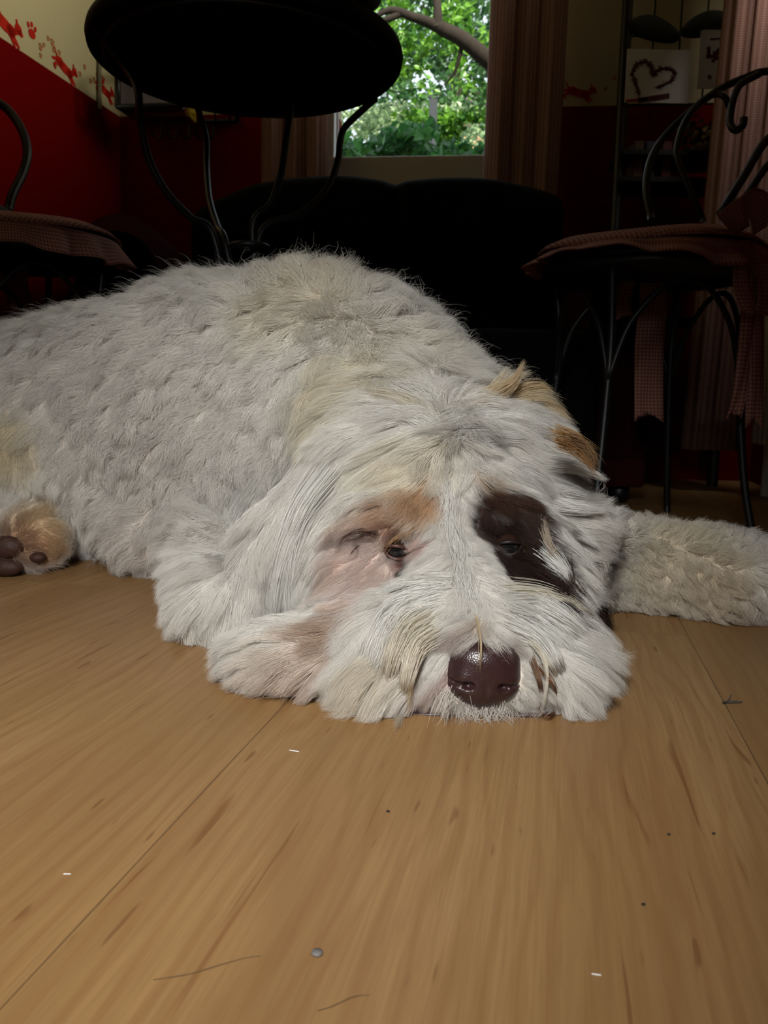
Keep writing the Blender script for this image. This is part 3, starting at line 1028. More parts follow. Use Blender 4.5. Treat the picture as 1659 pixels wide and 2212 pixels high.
def seg(mb, p, q, r=.007):
    mb.tube([p, q], r, 8, 0)
fl, fr_ = at(254, 231, Y=RY), at(520, 222, Y=RY - .03)
fl2, fr2 = at(254, 150, Y=RY), at(560, 140, Y=RY - .03)
bl, br = wallpt(306, 264, .012), wallpt(510, 262, .012)
bl2, br2 = bl + ub * .14, br + ub * .14
for p, q in ((fl, fr_), (bl, br), (fl2, fr2)):
    mb = MB()
    seg(mb, p, q)
    mb.build('rail', M_RACK, rk)
for p, q in ((fl, bl), (fr_, br), (fl2, bl2), (fr2, br2)):
    mb = MB()
    seg(mb, p, q, .006)
    mb.build('side_bar', M_RACK, rk)
for p, q in ((fl, fl2), (fr_, fr2), (bl, bl2), (br, br2)):
    mb = MB()
    seg(mb, p, q, .008)
    mb.build('upright', M_RACK, rk)
for px in (350, 382, 410, 440, 462):
    h0 = wallpt(px, 268, .014)
    MB().tube([h0, h0 + np.array([0, -.006, -.03]), h0 + np.array([-.006, -.018, -.045]), h0 + np.array([-.016, -.026, -.036]), h0 + np.array([-.018, -.028, -.026])], .0035, 8, 5).build('hook', M_RACK, rk)
mb = MB()
ang_r = (fr_ - fl) / np.linalg.norm(fr_ - fl)
for k in range(7):
    t = (k + .5) / 7
    seg(mb, fl + (fr_ - fl) * t, bl + (br - bl) * t, .0022)
mb.build('shelf_wire', M_RACK, rk)

def shelf_box(name, label, cat, px, py, Y, w3, d3, h3, mt, yaw=0):
    c = at(px, py, Y=Y)
    ca, sa = math.cos(yaw), math.sin(yaw)
    o = bevel(MB().box(c, np.array([ca, sa, 0]) * w3, np.array([-sa, ca, 0]) * d3, (0, 0, h3)).build(name, mt, None, False), .003)
    tag(o, label, cat)
    return o
shelf_box('storage_box', 'lilac-grey cardboard box standing on the wall rack behind the table', 'box', 335, 212, 2.27, .085, .045, .035, mat('lilac_card', (.26, .24, .30), .8, 0, .2, .1), -.1)
shelf_box('book', 'dark red book lying on the wall rack below the lilac box', 'book', 350, 249, 2.285, .075, .028, .012, mat('dark_red_cover', (.14, .012, .012), .6, 0, .3, .1), -.1)
shelf_box('book', 'yellow-edged book lying at the right end of the wall rack', 'book', 408, 246, 2.285, .012, .028, .016, mat('yellow_cover', (.50, .34, .02), .6, 0, .3, .1), -.1)

# ================================================================== étagère at the right
SYb = 2.10
et = thing('plant_stand', 'tall black metal shelf stand against the back wall at the right', 'shelf', (at(1470, 600, Y=SYb)[0], SYb, 0))
pf = [at(1345, 200, Y=SYb), at(1598, 200, Y=SYb - .02)]
xa, xb = pf[0][0], pf[1][0]
for x, y in ((xa, SYb), (xb, SYb - .03), (xa * (SYb + .12) / SYb, SYb + .12), (xb * (SYb + .09) / (SYb - .03), SYb + .09)):
    MB().tube([(x, y, 0), (x, y, 1.75)], .013, 10, 0).build('post', M_IRON, et)
def zrow(py):
    return at(1470, py, Y=SYb)[2]
for z in (.12, .42, zrow(395), zrow(337), zrow(33) + .35):
    mb = MB().box(((xa + xb) / 2, SYb + .045, z), ((xb - xa) / 2, 0, 0), (0, .075, 0), (0, 0, .006))
    mb.build('shelf_board', M_IRON, et, False)
mb = MB()
for z in (zrow(33), zrow(191), zrow(191) + .0):
    seg(mb, np.array([xa * 1.055, SYb + .118, z]), np.array([xb, SYb + .095, z]), .0028)
for px in (1415, 1473, 1530):
    p = at(px, 20, Y=SYb + .11)
    seg(mb, np.array([p[0], p[1], zrow(191)]), np.array([p[0], p[1], 1.70]), .0026)
mb.build('grid_wire', M_IRON, et)
# sheets pinned on the stand
def sheet(name, label, px0, py0, px1, py1, Y, cat):
    a = at(px0, py0, Y=Y)
    b_ = at(px1, py1, Y=Y)
    root = thing(name, label, cat, ((a[0] + b_[0]) / 2, Y, min(a[2], b_[2])))
    MB().box(((a[0] + b_[0]) / 2, Y, (a[2] + b_[2]) / 2), ((b_[0] - a[0]) / 2, 0, 0), (0, .0012, 0), (0, 0, abs(a[2] - b_[2]) / 2)).build('sheet', M_PAPER, root, False)
    return root
M_INK = mat('brown_ink', (.09, .022, .022), .8, 0, .2, .4, 120)
M_INKR = mat('red_ink', (.30, .02, .03), .8, 0, .2, .3, 120)
YS = SYb - .02
sh = sheet('heart_drawing', 'white sheet with a feathery brown heart drawn on it, pinned to the shelf stand', 1355, 106, 1487, 224, YS, 'drawing')
hp = [(1381, 206), (1374, 180), (1366, 160), (1370, 145), (1382, 136), (1396, 134), (1406, 141), (1410, 154), (1412, 162), (1420, 152), (1434, 148), (1450, 150), (1458, 158), (1454, 168), (1440, 180), (1420, 188)]
mb = MB()
hq = catmull([at(x, y, Y=YS - .0016) for x, y in hp], 5)
mb.tube(hq, .0028, 6, 0)
g2 = np.random.default_rng(5)
for p in np.repeat(hq, 3, 0):
    d = g2.normal(size=2)
    d /= np.linalg.norm(d)
    e = p + np.array([d[0], 0, d[1]]) * g2.uniform(.005, .011)
    mb.tube([p, e], [.0014, .0004], 5, 0)
mb.build('heart', M_INK, sh)
mb = MB()
a, b_ = at(1378, 217, Y=YS - .0016), at(1446, 207, Y=YS - .0016)
mb.box((a + b_) / 2, (b_ - a) / 2, (0, .0006, 0), (0, 0, .006))
mb.build('ink_bar', M_INK, sh, False)
a, b_ = at(1352, 218, Y=YS - .0016), at(1400, 214, Y=YS - .0016)
MB().box((a + b_) / 2, (b_ - a) / 2, (0, .0006, 0), (0, 0, .003)).build('ink_bar', M_INKR, sh, False)
sh2 = sheet('printed_sheet', 'narrow white sheet with small dark figures, pinned right of the heart drawing', 1514, 64, 1572, 192, YS, 'sheet')
mb = MB()
for (x, y, rx, rz) in ((1531, 112, .004, .012), (1534, 122, .009, .004), (1545, 116, .005, .006), (1552, 112, .004, .008), (1548, 126, .007, .004), (1541, 131, .004, .004), (1533, 166, .004, .004), (1545, 84, .012, .002)):
    p = at(x, y, Y=YS - .0014)
    MB().box(p, (rx, 0, .001), (0, .0005, 0), (-.001, 0, rz)).build('print', M_INK, sh2, False)
# leaf-shaped dishes lying on the grid, little pot plant, books below
for k, (px, py, w_, lab) in enumerate(((1410, 62, .062, 'dark grey-green leaf-shaped dish hooked on the shelf stand above the heart drawing'), (1530, 52, .066, 'dark grey-green leaf-shaped dish hooked on the shelf stand above the printed sheet'))):
    c = at(px, py, Y=SYb - .005)
    V, F = [], []
    for i in range(15):
        t = i / 14 * 2 - 1
        hw = .026 * (1 - t * t) ** .7 + .0005
        for j in range(7):
            q = j / 6 * 2 - 1
            V.append((c[0] + w_ * t, c[1] + .02 * (q * q) - .02, c[2] + hw * q + .012 * t * (1 if k else -1) - .01 * t * t))
    for i in range(14):
        for j in range(6):
            F.append((i * 7 + j, i * 7 + j + 1, (i + 1) * 7 + j + 1, (i + 1) * 7 + j))
    o = mesh_obj('leaf_dish', V, F, mat('grey_green_glaze', (.032, .038, .036), .75, 0, .4, .3, 60))
    o.modifiers.new('thickness', 'SOLIDIFY').thickness = .004
    tag(o, lab, 'dish')
pc = at(1520, 318, Y=SYb + .03)
pt = thing('potted_plant', 'small potted plant with yellow and white flowers on the shelf stand', 'plant', (pc[0], pc[1], zrow(337) + .006))
MB().lathe([(.020, 0), (.028, .006), (.032, .022), (.030, .026), (0, .024)], (pc[0], pc[1], zrow(337) + .0065), 24).build('pot', mat('dull_clay', (.12, .07, .05), .8), pt)
P = g_.normal(size=(220, 3)) * np.array([.035, .02, .018]) + np.array([pc[0], pc[1], zrow(337) + .055])
leaves('foliage', P, .016, mat('plant_leaf', (.06, .09, .04), .6, 0, .3, .5, 30), pt, 4)
M_PETAL = mat('cream_petal', (.6, .52, .2), .7, 0, .2, .5, 20)
for k in range(14):
    p = g_.normal(size=3) * np.array([.032, .012, .012]) + np.array([pc[0] - .012, pc[1] - .025, zrow(337) + .05])
    MB().ell(p, (.006, .006, .005), 8, 6).build('flower', M_PETAL, pt)
for k, (px, mt_, lab) in enumerate(((1370, (.10, .05, .03), 'brown paperback leaning at the left end of the shelf stand'), (1395, (.03, .03, .05), 'dark blue paperback right of the brown one on the shelf stand'), (1430, (.10, .02, .02), 'dark red paperback nearest the middle of the shelf stand'))):
    p = at(px, 360, Y=SYb + .03)
    o = MB().box((p[0], p[1], zrow(395) + .006 + .045), (.011, 0, 0), (0, .035, 0), (0, 0, .045)).build('paperback', mat('cover_%d' % k, mt_, .7), None, False)
    tag(o, lab, 'book', 'paperbacks on the shelf stand')

# ================================================================== bits on the floor
def bit(name, label, cat, px, py, pts, r, mt, z=.0012):
    c = at(px, py, Z=z)
    o = MB().tube([c + np.array(q) for q in pts], r, 6, 4).build(name, mt)
    tag(o, label, cat)
    return o
M_CHIP = mat('white_chip', (.75, .75, .72), .5)
M_DARKBIT = mat('dark_crumb', (.02, .015, .012), .8)
bit('paper_shred', 'white shred of paper on the floor below the dog\'s left cheek', 'shred', 636, 1622, [(-.003, .0006, 0), (0, 0, 0), (.003, -.0012, 0)], .00035, M_CHIP, .0006)
bit('paper_shred', 'white sliver on the floor near the bottom right corner', 'shred', 1288, 2105, [(-.0016, .0003, 0), (0, 0, 0), (.0016, -.0003, 0)], .00025, M_CHIP, .0004)
bit('paper_shred', 'white sliver on the floor near the left edge', 'shred', 145, 1888, [(-.0015, 0, 0), (0, 0, 0), (.0016, 0, 0)], .00025, M_CHIP, .0004)
c = at(1568, 1518, Z=.001)
fb = MB()
for k in range(7):
    d = g_.normal(size=3) * .0025
    d[2] = abs(d[2]) * .5
    fb.tube([c, c + d, c + d * 1.6 + g_.normal(size=3) * [.001, .001, 0]], .0004, 5, 3)
tag(fb.build('fluff', mat('grey_fluff', (.05, .05, .055), .9)), 'dark fluff on the floor seam at the right', 'fluff')
c = at(685, 2057, Z=.0006)
tag(MB().lathe([(.0022, 0), (.0020, .0006), (0, .0007)], (c[0], c[1], .0003), 18).build('grey_disc', mat('grey_scrap', (.16, .15, .14), .6)), 'tiny grey disc on the floor in the foreground', 'scrap')
for (px, py, lab) in ((1390, 1953, 'dark crumb on the floor, nearest the bottom right corner'), (1542, 1800, 'dark crumb on the floor near the right edge'), (1445, 1802, 'dark crumb left of the one near the right edge'), (838, 1752, 'brown crumb on the floor below the muzzle')):
    c = at(px, py, Z=.0007)
    tag(MB().ell(c, (.0009, .0006, .0005), 10, 6).build('crumb', M_DARKBIT), lab, 'crumb', 'crumbs on the floor')
M_LOOSE = mat('loose_hair', (.14, .085, .04), .6)
for (px, py, lab, pts) in ((940, 2145, 'loose brown hair curling on the floor at the bottom', [(-.008, -.004, 0), (-.003, -.002, .0004), (.003, .002, .0004), (.007, .0035, 0), (.009, .0034, 0)]),
                           (680, 2060, 'loose long hair on the floor left of the grey disc', [(-.022, -.009, 0), (-.010, -.006, .0003), (0, -.001, .0003), (.008, .003, 0), (.013, .004, 0)])):
    bit('loose_hair', lab, 'hair', px - 200, py + 20, pts, .00012, M_LOOSE, .0004)

# ================================================================== the dog
def smin(a, b, k):
    h = np.clip(.5 + .5 * (b - a) / k, 0, 1)
    return b * (1 - h) + a * h - k * h * (1 - h)

def rot_z(a):
    return np.array([[math.cos(a), -math.sin(a), 0], [math.sin(a), math.cos(a), 0], [0, 0, 1]])

def sd_cone(P, a, b, r1, r2):
    a, b = np.array(a, np.float32), np.array(b, np.float32)
    ab = b - a
    t = np.clip(((P - a) @ ab) / (ab @ ab), 0, 1)
    return np.linalg.norm(P - (a + t[..., None] * ab), axis=-1) - (r1 + (r2 - r1) * t)

def sd_ell(P, c, r, rot=None):
    q = P - np.array(c, np.float32)
    if rot is not None:
        q = q @ rot.astype(np.float32)
    r = np.array(r, np.float32)
    k0 = np.linalg.norm(q / r, axis=-1)
    k1 = np.linalg.norm(q / (r * r), axis=-1) + 1e-9
    return k0 * (k0 - 1) / k1

def surface_nets(S, org, h):
    ins = S < 0
    acc = np.zeros(tuple(n - 1 for n in S.shape) + (3,), np.float32)
    cnt = np.zeros(tuple(n - 1 for n in S.shape), np.float32)
    n0 = [n - 1 for n in S.shape]
    for ax in range(3):
        o1, o2 = [i for i in range(3) if i != ax]
        for d1 in (0, 1):
            for d2 in (0, 1):
                sl = [None] * 3
                sl[ax] = slice(0, n0[ax])
                sl[o1] = slice(d1, d1 + n0[o1])
                sl[o2] = slice(d2, d2 + n0[o2])
                s2 = list(sl)
                s2[ax] = slice(1, n0[ax] + 1)
                A, B = S[tuple(sl)], S[tuple(s2)]
                x = (A < 0) != (B < 0)
                t = np.where(x, A / np.where(x, A - B, 1), 0)
                acc[..., ax] += np.where(x, t, 0)
                acc[..., o1] += x * d1
                acc[..., o2] += x * d2
                cnt += x
    act = cnt > 0
    vid = np.full(act.shape, -1, np.int64)
    vid[act] = np.arange(act.sum())
    idx = np.argwhere(act)
    V = (idx + acc[act] / cnt[act][:, None]) * h + np.array(org)
    F = []
    for ax in range(3):
        o1, o2 = (ax + 1) % 3, (ax + 2) % 3
        sl = [slice(1, n) for n in n0]
        sl[ax] = slice(0, n0[ax])
        A = ins[tuple(slice(s_.start, s_.stop) for s_ in sl)]
        s2 = list(sl)
        s2[ax] = slice(1, n0[ax] + 1)
        B = ins[tuple(s2)]
        e = np.argwhere(A != B)
        off = np.array([s_.start for s_ in sl])
        flip = A[tuple(e.T)]
        e = e + off
        u1, u2 = np.zeros(3, int), np.zeros(3, int)
        u1[o1] = 1
        u2[o2] = 1
        q = np.stack([vid[tuple((e - u1 - u2).T)], vid[tuple((e - u2).T)], vid[tuple(e.T)], vid[tuple((e - u1).T)]], 1)
        q[~flip] = q[~flip][:, ::-1]
        F.append(q)
    return V, np.concatenate(F)

HS = .006
ORG = np.array([-.80, .44, -.012])
DIM = (232, 168, 64)
gx, gy, gz = (ORG[i] + HS * np.arange(DIM[i], dtype=np.float32) for i in range(3))
GP = np.stack(np.meshgrid(gx, gy, gz, indexing='ij'), -1).astype(np.float32)

PRIMS = [
    # trunk: shoulders, ribs, loin, rump
    ('c', (-.065, .93, .158), (-.21, 1.02, .168), .152, .162, .05),
    ('c', (-.21, 1.02, .168), (-.38, 1.07, .142), .162, .150, .05),
    ('c', (-.38, 1.07, .142), (-.56, 1.12, .132), .150, .143, .05),
    ('e', (-.092, .915, .255), (.085, .080, .080), .05),
    # neck
    ('c', (-.02, .86, .185), (.050, .71, .120), .115, .075, .05),
    ('e', (.085, .86, .125), (.085, .095, .105), .04),
    # far foreleg stretched out to the side
    ('c', (.15, .83, .050), (.325, .765, .036), .046, .038, .03),
    ('c', (.325, .765, .036), (.47, .72, .030), .036, .034, .03),
    # near foreleg: upper arm, elbow on the floor, forearm, paw
    ('c', (-.14, .93, .14), (-.250, .93, .060), .085, .055, .05),
    ('e', (-.262, .925, .050), (.064, .072, .050), .03),
    ('c', (-.205, .87, .045), (-.140, .70, .030), .042, .030, .03),
    ('e', (-.134, .668, .026), (.036, .036, .028), .025),
    # hind leg: thigh, hock, paw with its pads to the front
    ('e', (-.545, 1.01, .095), (.095, .10, .105), .03),
    ('c', (-.56, .95, .045), (-.425, .915, .036), .040, .034, .025),
    ('e', (-.405, .905, .034), (.042, .032, .034), .02),
    # skull, stop, brows
    ('e', (.052, .675, .115), (.072, .075, .064), .03),
    ('e', (.012, .612, .113), (.026, .022, .017), .015),
    ('e', (.094, .612, .113), (.026, .022, .017), .015),
    # muzzle, flews, chin
    ('c', (.054, .60, .078), (.063, .520, .038), .036, .028, .025),
    ('e', (.098, .712, .160), (.048, .05, .034), .03),
    ('e', (.000, .575, .035), (.045, .045, .035), .025),
    ('e', (.112, .585, .035), (.038, .045, .035), .025),
    ('e', (.030, .528, .024), (.034, .036, .022), .018),
    ('e', (.096, .530, .024), (.034, .036, .022), .018),
    ('e', (.062, .510, .014), (.030, .020, .013), .012),
    # cheeks
    ('e', (-.010, .63, .068), (.045, .050, .050), .03),
    ('e', (.112, .63, .062), (.042, .050, .050), .03),
    ('e', (-.050, .558, .020), (.056, .042, .022), .025),
    # hanging ears
    ('c', (-.020, .690, .155), (-.070, .668, .095), .026, .026, .02),
    ('c', (-.070, .668, .095), (-.105, .648, .048), .026, .018, .02),
    ('c', (.115, .700, .155), (.150, .690, .100), .024, .024, .02),
    ('c', (.150, .690, .100), (.152, .675, .050), .024, .016, .02),
]
SD = None
for p in PRIMS:
    if p[0] == 'c':
        d = sd_cone(GP, p[1], p[2], p[3], p[4])
    else:
        d = sd_ell(GP, p[1], p[2])
    SD = d if SD is None else smin(SD, d, p[-1])
# eye sockets pressed in
EYES = [(at(857, 1187, Y=.588), .0090), (at(1096, 1178, Y=.590), .0092)]
for e, r in EYES:
    d = np.linalg.norm(GP - e.astype(np.float32), axis=-1) - (r + .002)
    SD = -smin(-SD, d, .008)
SD = np.maximum(SD, .003 - GP[..., 2])
del GP
DV, DF = surface_nets(SD, ORG, HS)

def grid_sample(A, P):
    q = (P - ORG) / HS
    q = np.clip(q, 0, np.array(DIM) - 1.001)
    i = q.astype(int)
    f = q - i
    r = 0
    for dx in (0, 1):
        for dy in (0, 1):
            for dz in (0, 1):
                wt = (f[:, 0] if dx else 1 - f[:, 0]) * (f[:, 1] if dy else 1 - f[:, 1]) * (f[:, 2] if dz else 1 - f[:, 2])
                a = A[i[:, 0] + dx, i[:, 1] + dy, i[:, 2] + dz]
                r = r + (wt[:, None] * a if a.ndim == 2 else wt * a)
    return r
GR = np.stack(np.gradient(SD, HS), -1).astype(np.float32)

DBVH = BVHTree.FromPolygons([Vector(p) for p in DV.tolist()], DF.tolist())

def hit(px, py):
    d = ray(px, py)
    d = d / np.linalg.norm(d)
    for k in range(0, 40):
        for (ox, oy) in ((0, 0), (k, 0), (-k, 0), (0, k), (0, -k)):
            d = ray(px + ox * 4, py + oy * 4)
            h = DBVH.ray_cast(Vector(CAM), Vector(d / np.linalg.norm(d)))
            if h[0] is not None:
                return np.array(h[0])
        if k == 0:
            pass
    return at(px, py, Y=.8)

# colour of the coat: patches where the coat itself is tan, brown or pink
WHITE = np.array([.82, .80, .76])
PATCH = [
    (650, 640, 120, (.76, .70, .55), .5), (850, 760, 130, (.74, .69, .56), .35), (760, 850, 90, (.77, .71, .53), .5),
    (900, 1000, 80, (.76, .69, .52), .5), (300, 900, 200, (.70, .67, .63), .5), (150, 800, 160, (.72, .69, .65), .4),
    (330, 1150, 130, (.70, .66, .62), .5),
    (910, 1080, 48, (.58, .34, .15), .8), (835, 1120, 48, (.50, .29, .15), .75), (770, 1130, 40, (.55, .38, .25), .5),
    (845, 1150, 28, (.24, .10, .05), .8), (885, 1212, 20, (.05, .018, .015), .95), (870, 1190, 20, (.20, .07, .05), .8),
    (915, 1175, 26, (.60, .36, .31), .6),
    (770, 1200, 75, (.66, .52, .48), .7), (800, 1270, 60, (.68, .53, .48), .6), (715, 1250, 40, (.55, .38, .28), .4),
    (740, 1350, 58, (.50, .33, .22), .7), (680, 1440, 60, (.60, .45, .34), .5), (790, 1430, 45, (.56, .40, .30), .5),
    (600, 1450, 60, (.70, .62, .54), .5), (870, 1400, 50, (.72, .64, .48), .5),
    (1055, 1075, 40, (.075, .038, .026), 1), (1110, 1085, 46, (.075, .038, .026), 1), (1095, 1150, 52, (.035, .019, .015), 1),
    (1120, 1215, 50, (.032, .017, .014), 1), (1170, 1262, 44, (.035, .019, .016), 1), (1215, 1290, 34, (.05, .03, .026), .9),
    (1145, 1130, 34, (.06, .034, .025), .9), (1075, 1210, 30, (.03, .016, .013), 1), (1045, 1118, 28, (.06, .036, .03), 1), (1040, 1150, 20, (.10, .07, .06), .96),
    (1062, 1150, 34, (.045, .026, .022), 1), (1058, 1190, 24, (.05, .03, .026), 1), (1092, 1243, 28, (.04, .022, .018), 1), (1140, 1180, 40, (.05, .028, .02), 1),
    (1010, 938, 20, (.34, .31, .29), .8), (1165, 938, 26, (.38, .35, .33), .7), (1080, 918, 24, (.45, .42, .40), .5),
    (868, 1222, 24, (.40, .20, .17), .7), (876, 1235, 14, (.03, .014, .012), .95), (790, 1150, 18, (.06, .03, .026), .6), (745, 1165, 22, (.16, .10, .08), .5),
    (1050, 1035, 26, (.40, .28, .17), .6),
    (1285, 1150, 32, (.15, .075, .045), .85), (1280, 1260, 40, (.10, .055, .04), .9), (1300, 1330, 45, (.07, .035, .028), .95),
    (1080, 860, 46, (.74, .66, .50), .5), (1130, 850, 40, (.66, .53, .33), .75), (1185, 885, 42, (.62, .47, .27), .8), (1232, 925, 30, (.58, .42, .23), .8), (1258, 975, 26, (.34, .21, .12), .8),
    (1140, 1000, 60, (.77, .75, .70), .3),
    (1450, 1210, 110, (.70, .62, .45), .6), (1560, 1270, 60, (.66, .55, .38), .5), (1600, 1330, 40, (.5, .36, .25), .4),
    (80, 1130, 60, (.58, .42, .22), .8), (110, 1190, 40, (.46, .28, .13), .8), (30, 1180, 50, (.30, .15, .08), .8),
    (20, 960, 70, (.66, .58, .38), .7),
    (1000, 1380, 26, (.22, .11, .08), .5), (1090, 1385, 24, (.22, .11, .08), .45), (1035, 1350, 20, (.45, .30, .2), .4),
    (900, 1535, 30, (.20, .08, .04), .7), (1180, 1535, 34, (.20, .08, .04), .8), (930, 1480, 22, (.62, .48, .44), .5),
    (1040, 1540, 30, (.60, .55, .52), .6), (970, 1465, 22, (.5, .32, .3), .5),
    (1085, 1000, 30, (.70, .69, .69), .4),
]
PC = np.array([hit(p[0], p[1]) for p in PATCH])
PR = np.array([p[2] / FPX * (PC[i] @ _F) for i, p in enumerate(PATCH)])

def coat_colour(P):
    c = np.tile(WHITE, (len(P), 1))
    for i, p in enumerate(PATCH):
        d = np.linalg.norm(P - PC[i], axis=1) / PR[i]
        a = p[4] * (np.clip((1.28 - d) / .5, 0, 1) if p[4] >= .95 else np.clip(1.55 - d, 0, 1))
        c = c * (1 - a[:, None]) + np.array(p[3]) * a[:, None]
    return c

# grooming: where the coat lies which way in the photograph (pixel, direction), length in metres, lift
GUIDE = [
    # parting and left half of the topknot
    (905, 885, -1, -.45, .050, .45), (870, 850, -1, -.40, .055, .45), (780, 815, -1, .05, .055, .4), (700, 850, -1, .45, .05, .35),
    (850, 950, -1, .30, .055, .3), (760, 930, -.9, .5, .055, .3), (680, 980, -.65, .8, .06, .3), (930, 930, -1, -.1, .045, .4),
    (620, 1080, -.35, .95, .065, .25), (570, 1200, -.2, 1, .065, .22), (560, 1300, -.12, 1, .06, .2), (500, 1100, -.35, .95, .055, .3),
    (520, 1200, -.25, 1, .055, .25), (620, 1200, -.15, 1, .06, .25), (610, 1300, -.1, 1, .05, .2),
    (430, 1280, -.35, .9, .040, .3), (380, 1340, -.3, 1, .035, .3), (470, 1350, .05, 1, .035, .3), (420, 1390, -.1, 1, .025, .3),
    (900, 1010, -.75, .6, .040, .3), (820, 1040, -.8, .6, .045, .3), (740, 1080, -.7, .75, .05, .3), (680, 1160, -.45, .9, .05, .3),
    (650, 1250, -.1, 1, .045, .25), (905, 1085, -.45, .7, .020, .4), (830, 1115, -.8, .45, .020, .35), (770, 1130, -.85, .5, .022, .3),
    (985, 1010, -.25, .9, .022, .3), (965, 1100, -.1, 1, .014, .3), (945, 1060, -.5, .8, .018, .3),
    # right half
    (1000, 870, .8, -.55, .045, .5), (1080, 850, 1, -.4, .050, .45), (1120, 800, .8, -.75, .045, .5), (1180, 860, 1, -.2, .045, .4),
    (1050, 930, 1, -.05, .050, .4), (1150, 930, 1, .1, .050, .35), (1220, 940, 1, .15, .045, .4), (1100, 1000, 1, .25, .045, .3),
    (1050, 985, .95, .2, .030, .35), (1200, 1020, 1, .25, .045, .35), (1270, 1050, 1, .15, .045, .4), (1150, 1060, .9, .5, .04, .3),
    (1230, 1110, 1, .25, .045, .3), (1200, 1180, .8, .55, .045, .3), (1240, 1220, .5, .85, .045, .25), (1280, 1230, .3, .95, .05, .3),
    (1280, 1150, .6, .7, .04, .3), (1290, 1320, .35, .9, .035, .25),
    (1050, 1060, .2, .6, .014, .3), (1110, 1070, .8, .5, .022, .3), (1150, 1130, .45, .9, .028, .3), (1100, 1150, .3, .9, .009, .2),
    (1110, 1230, .5, .85, .014, .25), (1165, 1260, .45, .9, .022, .25), (1030, 1130, -.1, .9, .010, .3), (1070, 1200, .5, .6, .009, .3),
    # bridge of the nose, moustache, chin
    (930, 1195, -.8, .4, .012, .35), (985, 1170, .05, .6, .011, .35), (1030, 1195, .85, .25, .012, .4), (985, 1250, -.05, 1, .016, .35),
    (930, 1265, -1, .35, .035, .35), (890, 1300, -1, .5, .045, .35), (870, 1360, -.7, .8, .068, .3), (850, 1430, -.35, 1, .065, .25),
    (840, 1510, -.1, 1, .045, .2), (960, 1320, -.8, .6, .035, .35), (930, 1370, -.85, .6, .045, .3), (900, 1430, -.5, .9, .045, .3),
    (1050, 1265, 1, .4, .035, .35), (1120, 1295, 1, .35, .045, .35), (1200, 1330, .9, .6, .06, .3), (1260, 1390, .55, .85, .065, .25),
    (1280, 1480, .15, 1, .045, .25), (1110, 1340, .9, .55, .042, .35), (1170, 1400, .7, .75, .050, .3), (1220, 1460, .35, 1, .045, .25),
    (1000, 1340, -.9, .5, .018, .4), (1072, 1342, .9, .5, .018, .4), (1035, 1335, .05, 1, .007, .3),
    (945, 1440, -.75, .65, .012, .3), (965, 1390, -.85, .15, .012, .4), (1140, 1440, .75, .65, .012, .3), (1120, 1390, .9, .1, .012, .4),
    (1040, 1540, .05, 1, .011, .3), (960, 1515, -.5, .9, .012, .3), (1115, 1515, .5, .9, .012, .3),
    # cheek
    (760, 1195, -.75, .5, .010, .2), (800, 1260, -.5, .9, .014, .25), (740, 1310, -.8, .5, .022, .25), (660, 1380, -1, .3, .035, .3),
    (600, 1430, -.9, .5, .035, .3), (700, 1440, -.8, .6, .035, .3), (760, 1470, -.6, .8, .035, .3), (560, 1480, -.75, .7, .028, .3),
    (650, 1490, -.4, .9, .03, .3), (860, 1230, -.4, .9, .007, .2), (850, 1150, -.7, .3, .007, .3),
    # trunk
    (60, 760, -.6, .8, .026, .7), (120, 680, -.8, .2, .028, .8), (300, 640, -.7, .1, .030, .8), (450, 600, -.4, -.4, .032, .8),
    (600, 580, -.1, -1, .036, .9), (700, 600, .3, -1, .038, .9), (820, 650, .6, -.7, .036, .9), (920, 720, .7, -.6, .034, .8),
    (620, 680, -.35, .5, .032, .7), (800, 740, .1, .6, .034, .6), (850, 800, .5, .3, .034, .6), (500, 750, -.6, .8, .030, .65), (300, 780, -.6, .8, .028, .7),
    (300, 900, -.6, .8, .028, .7), (150, 950, -.5, .9, .026, .7), (450, 900, -.6, .8, .028, .65), (350, 1050, -.6, .7, .024, .7),
    (300, 1180, -.6, .7, .020, .7), (400, 1150, -.5, .8, .024, .6), (250, 1220, -.7, .6, .018, .7), (350, 1250, -.2, 1, .018, .6),
    (600, 850, -.8, .6, .036, .5), (1000, 770, .7, -.7, .032, .8), (150, 1100, -.4, .9, .022, .6),
    # stretched foreleg
    (1350, 1090, .3, -1, .022, .8), (1450, 1120, .5, -.8, .022, .8), (1600, 1180, .6, -.6, .020, .8), (1400, 1190, .2, .9, .018, .8),
    (1500, 1250, .4, .9, .017, .8), (1620, 1280, .5, .8, .017, .7), (1350, 1260, .0, 1, .017, .7), (1500, 1310, .5, .8, .015, .7),
    # hind leg
    (60, 1110, .3, -.8, .016, .8), (115, 1180, .8, .5, .016, .7), (130, 1225, .8, .5, .016, .6), (20, 900, -.3, .9, .022, .7), (30, 1010, .1, 1, .020, .7),
]
GC = np.array([hit(g[0], g[1]) for g in GUIDE])
GD = np.array([R2 * g[2] - U2 * g[3] for g in GUIDE])
GD /= np.linalg.norm(GD, axis=1)[:, None]
GL = np.array([g[4] for g in GUIDE])
GF = np.array([g[5] for g in GUIDE])

def groom(P):
    D = np.zeros((len(P), 3))
    Ln = np.zeros(len(P))
    Lf = np.zeros(len(P))
    for i in range(0, len(P), 20000):
        q = P[i:i + 20000]
        d2 = ((q[:, None, :] - GC[None]) ** 2).sum(-1)
        wt = 1 / (d2 + 6e-5) ** 2
        wt /= wt.sum(1, keepdims=True)
        D[i:i + 20000] = wt @ GD
        Ln[i:i + 20000] = wt @ GL
        Lf[i:i + 20000] = wt @ GF
    return D, Ln, Lf

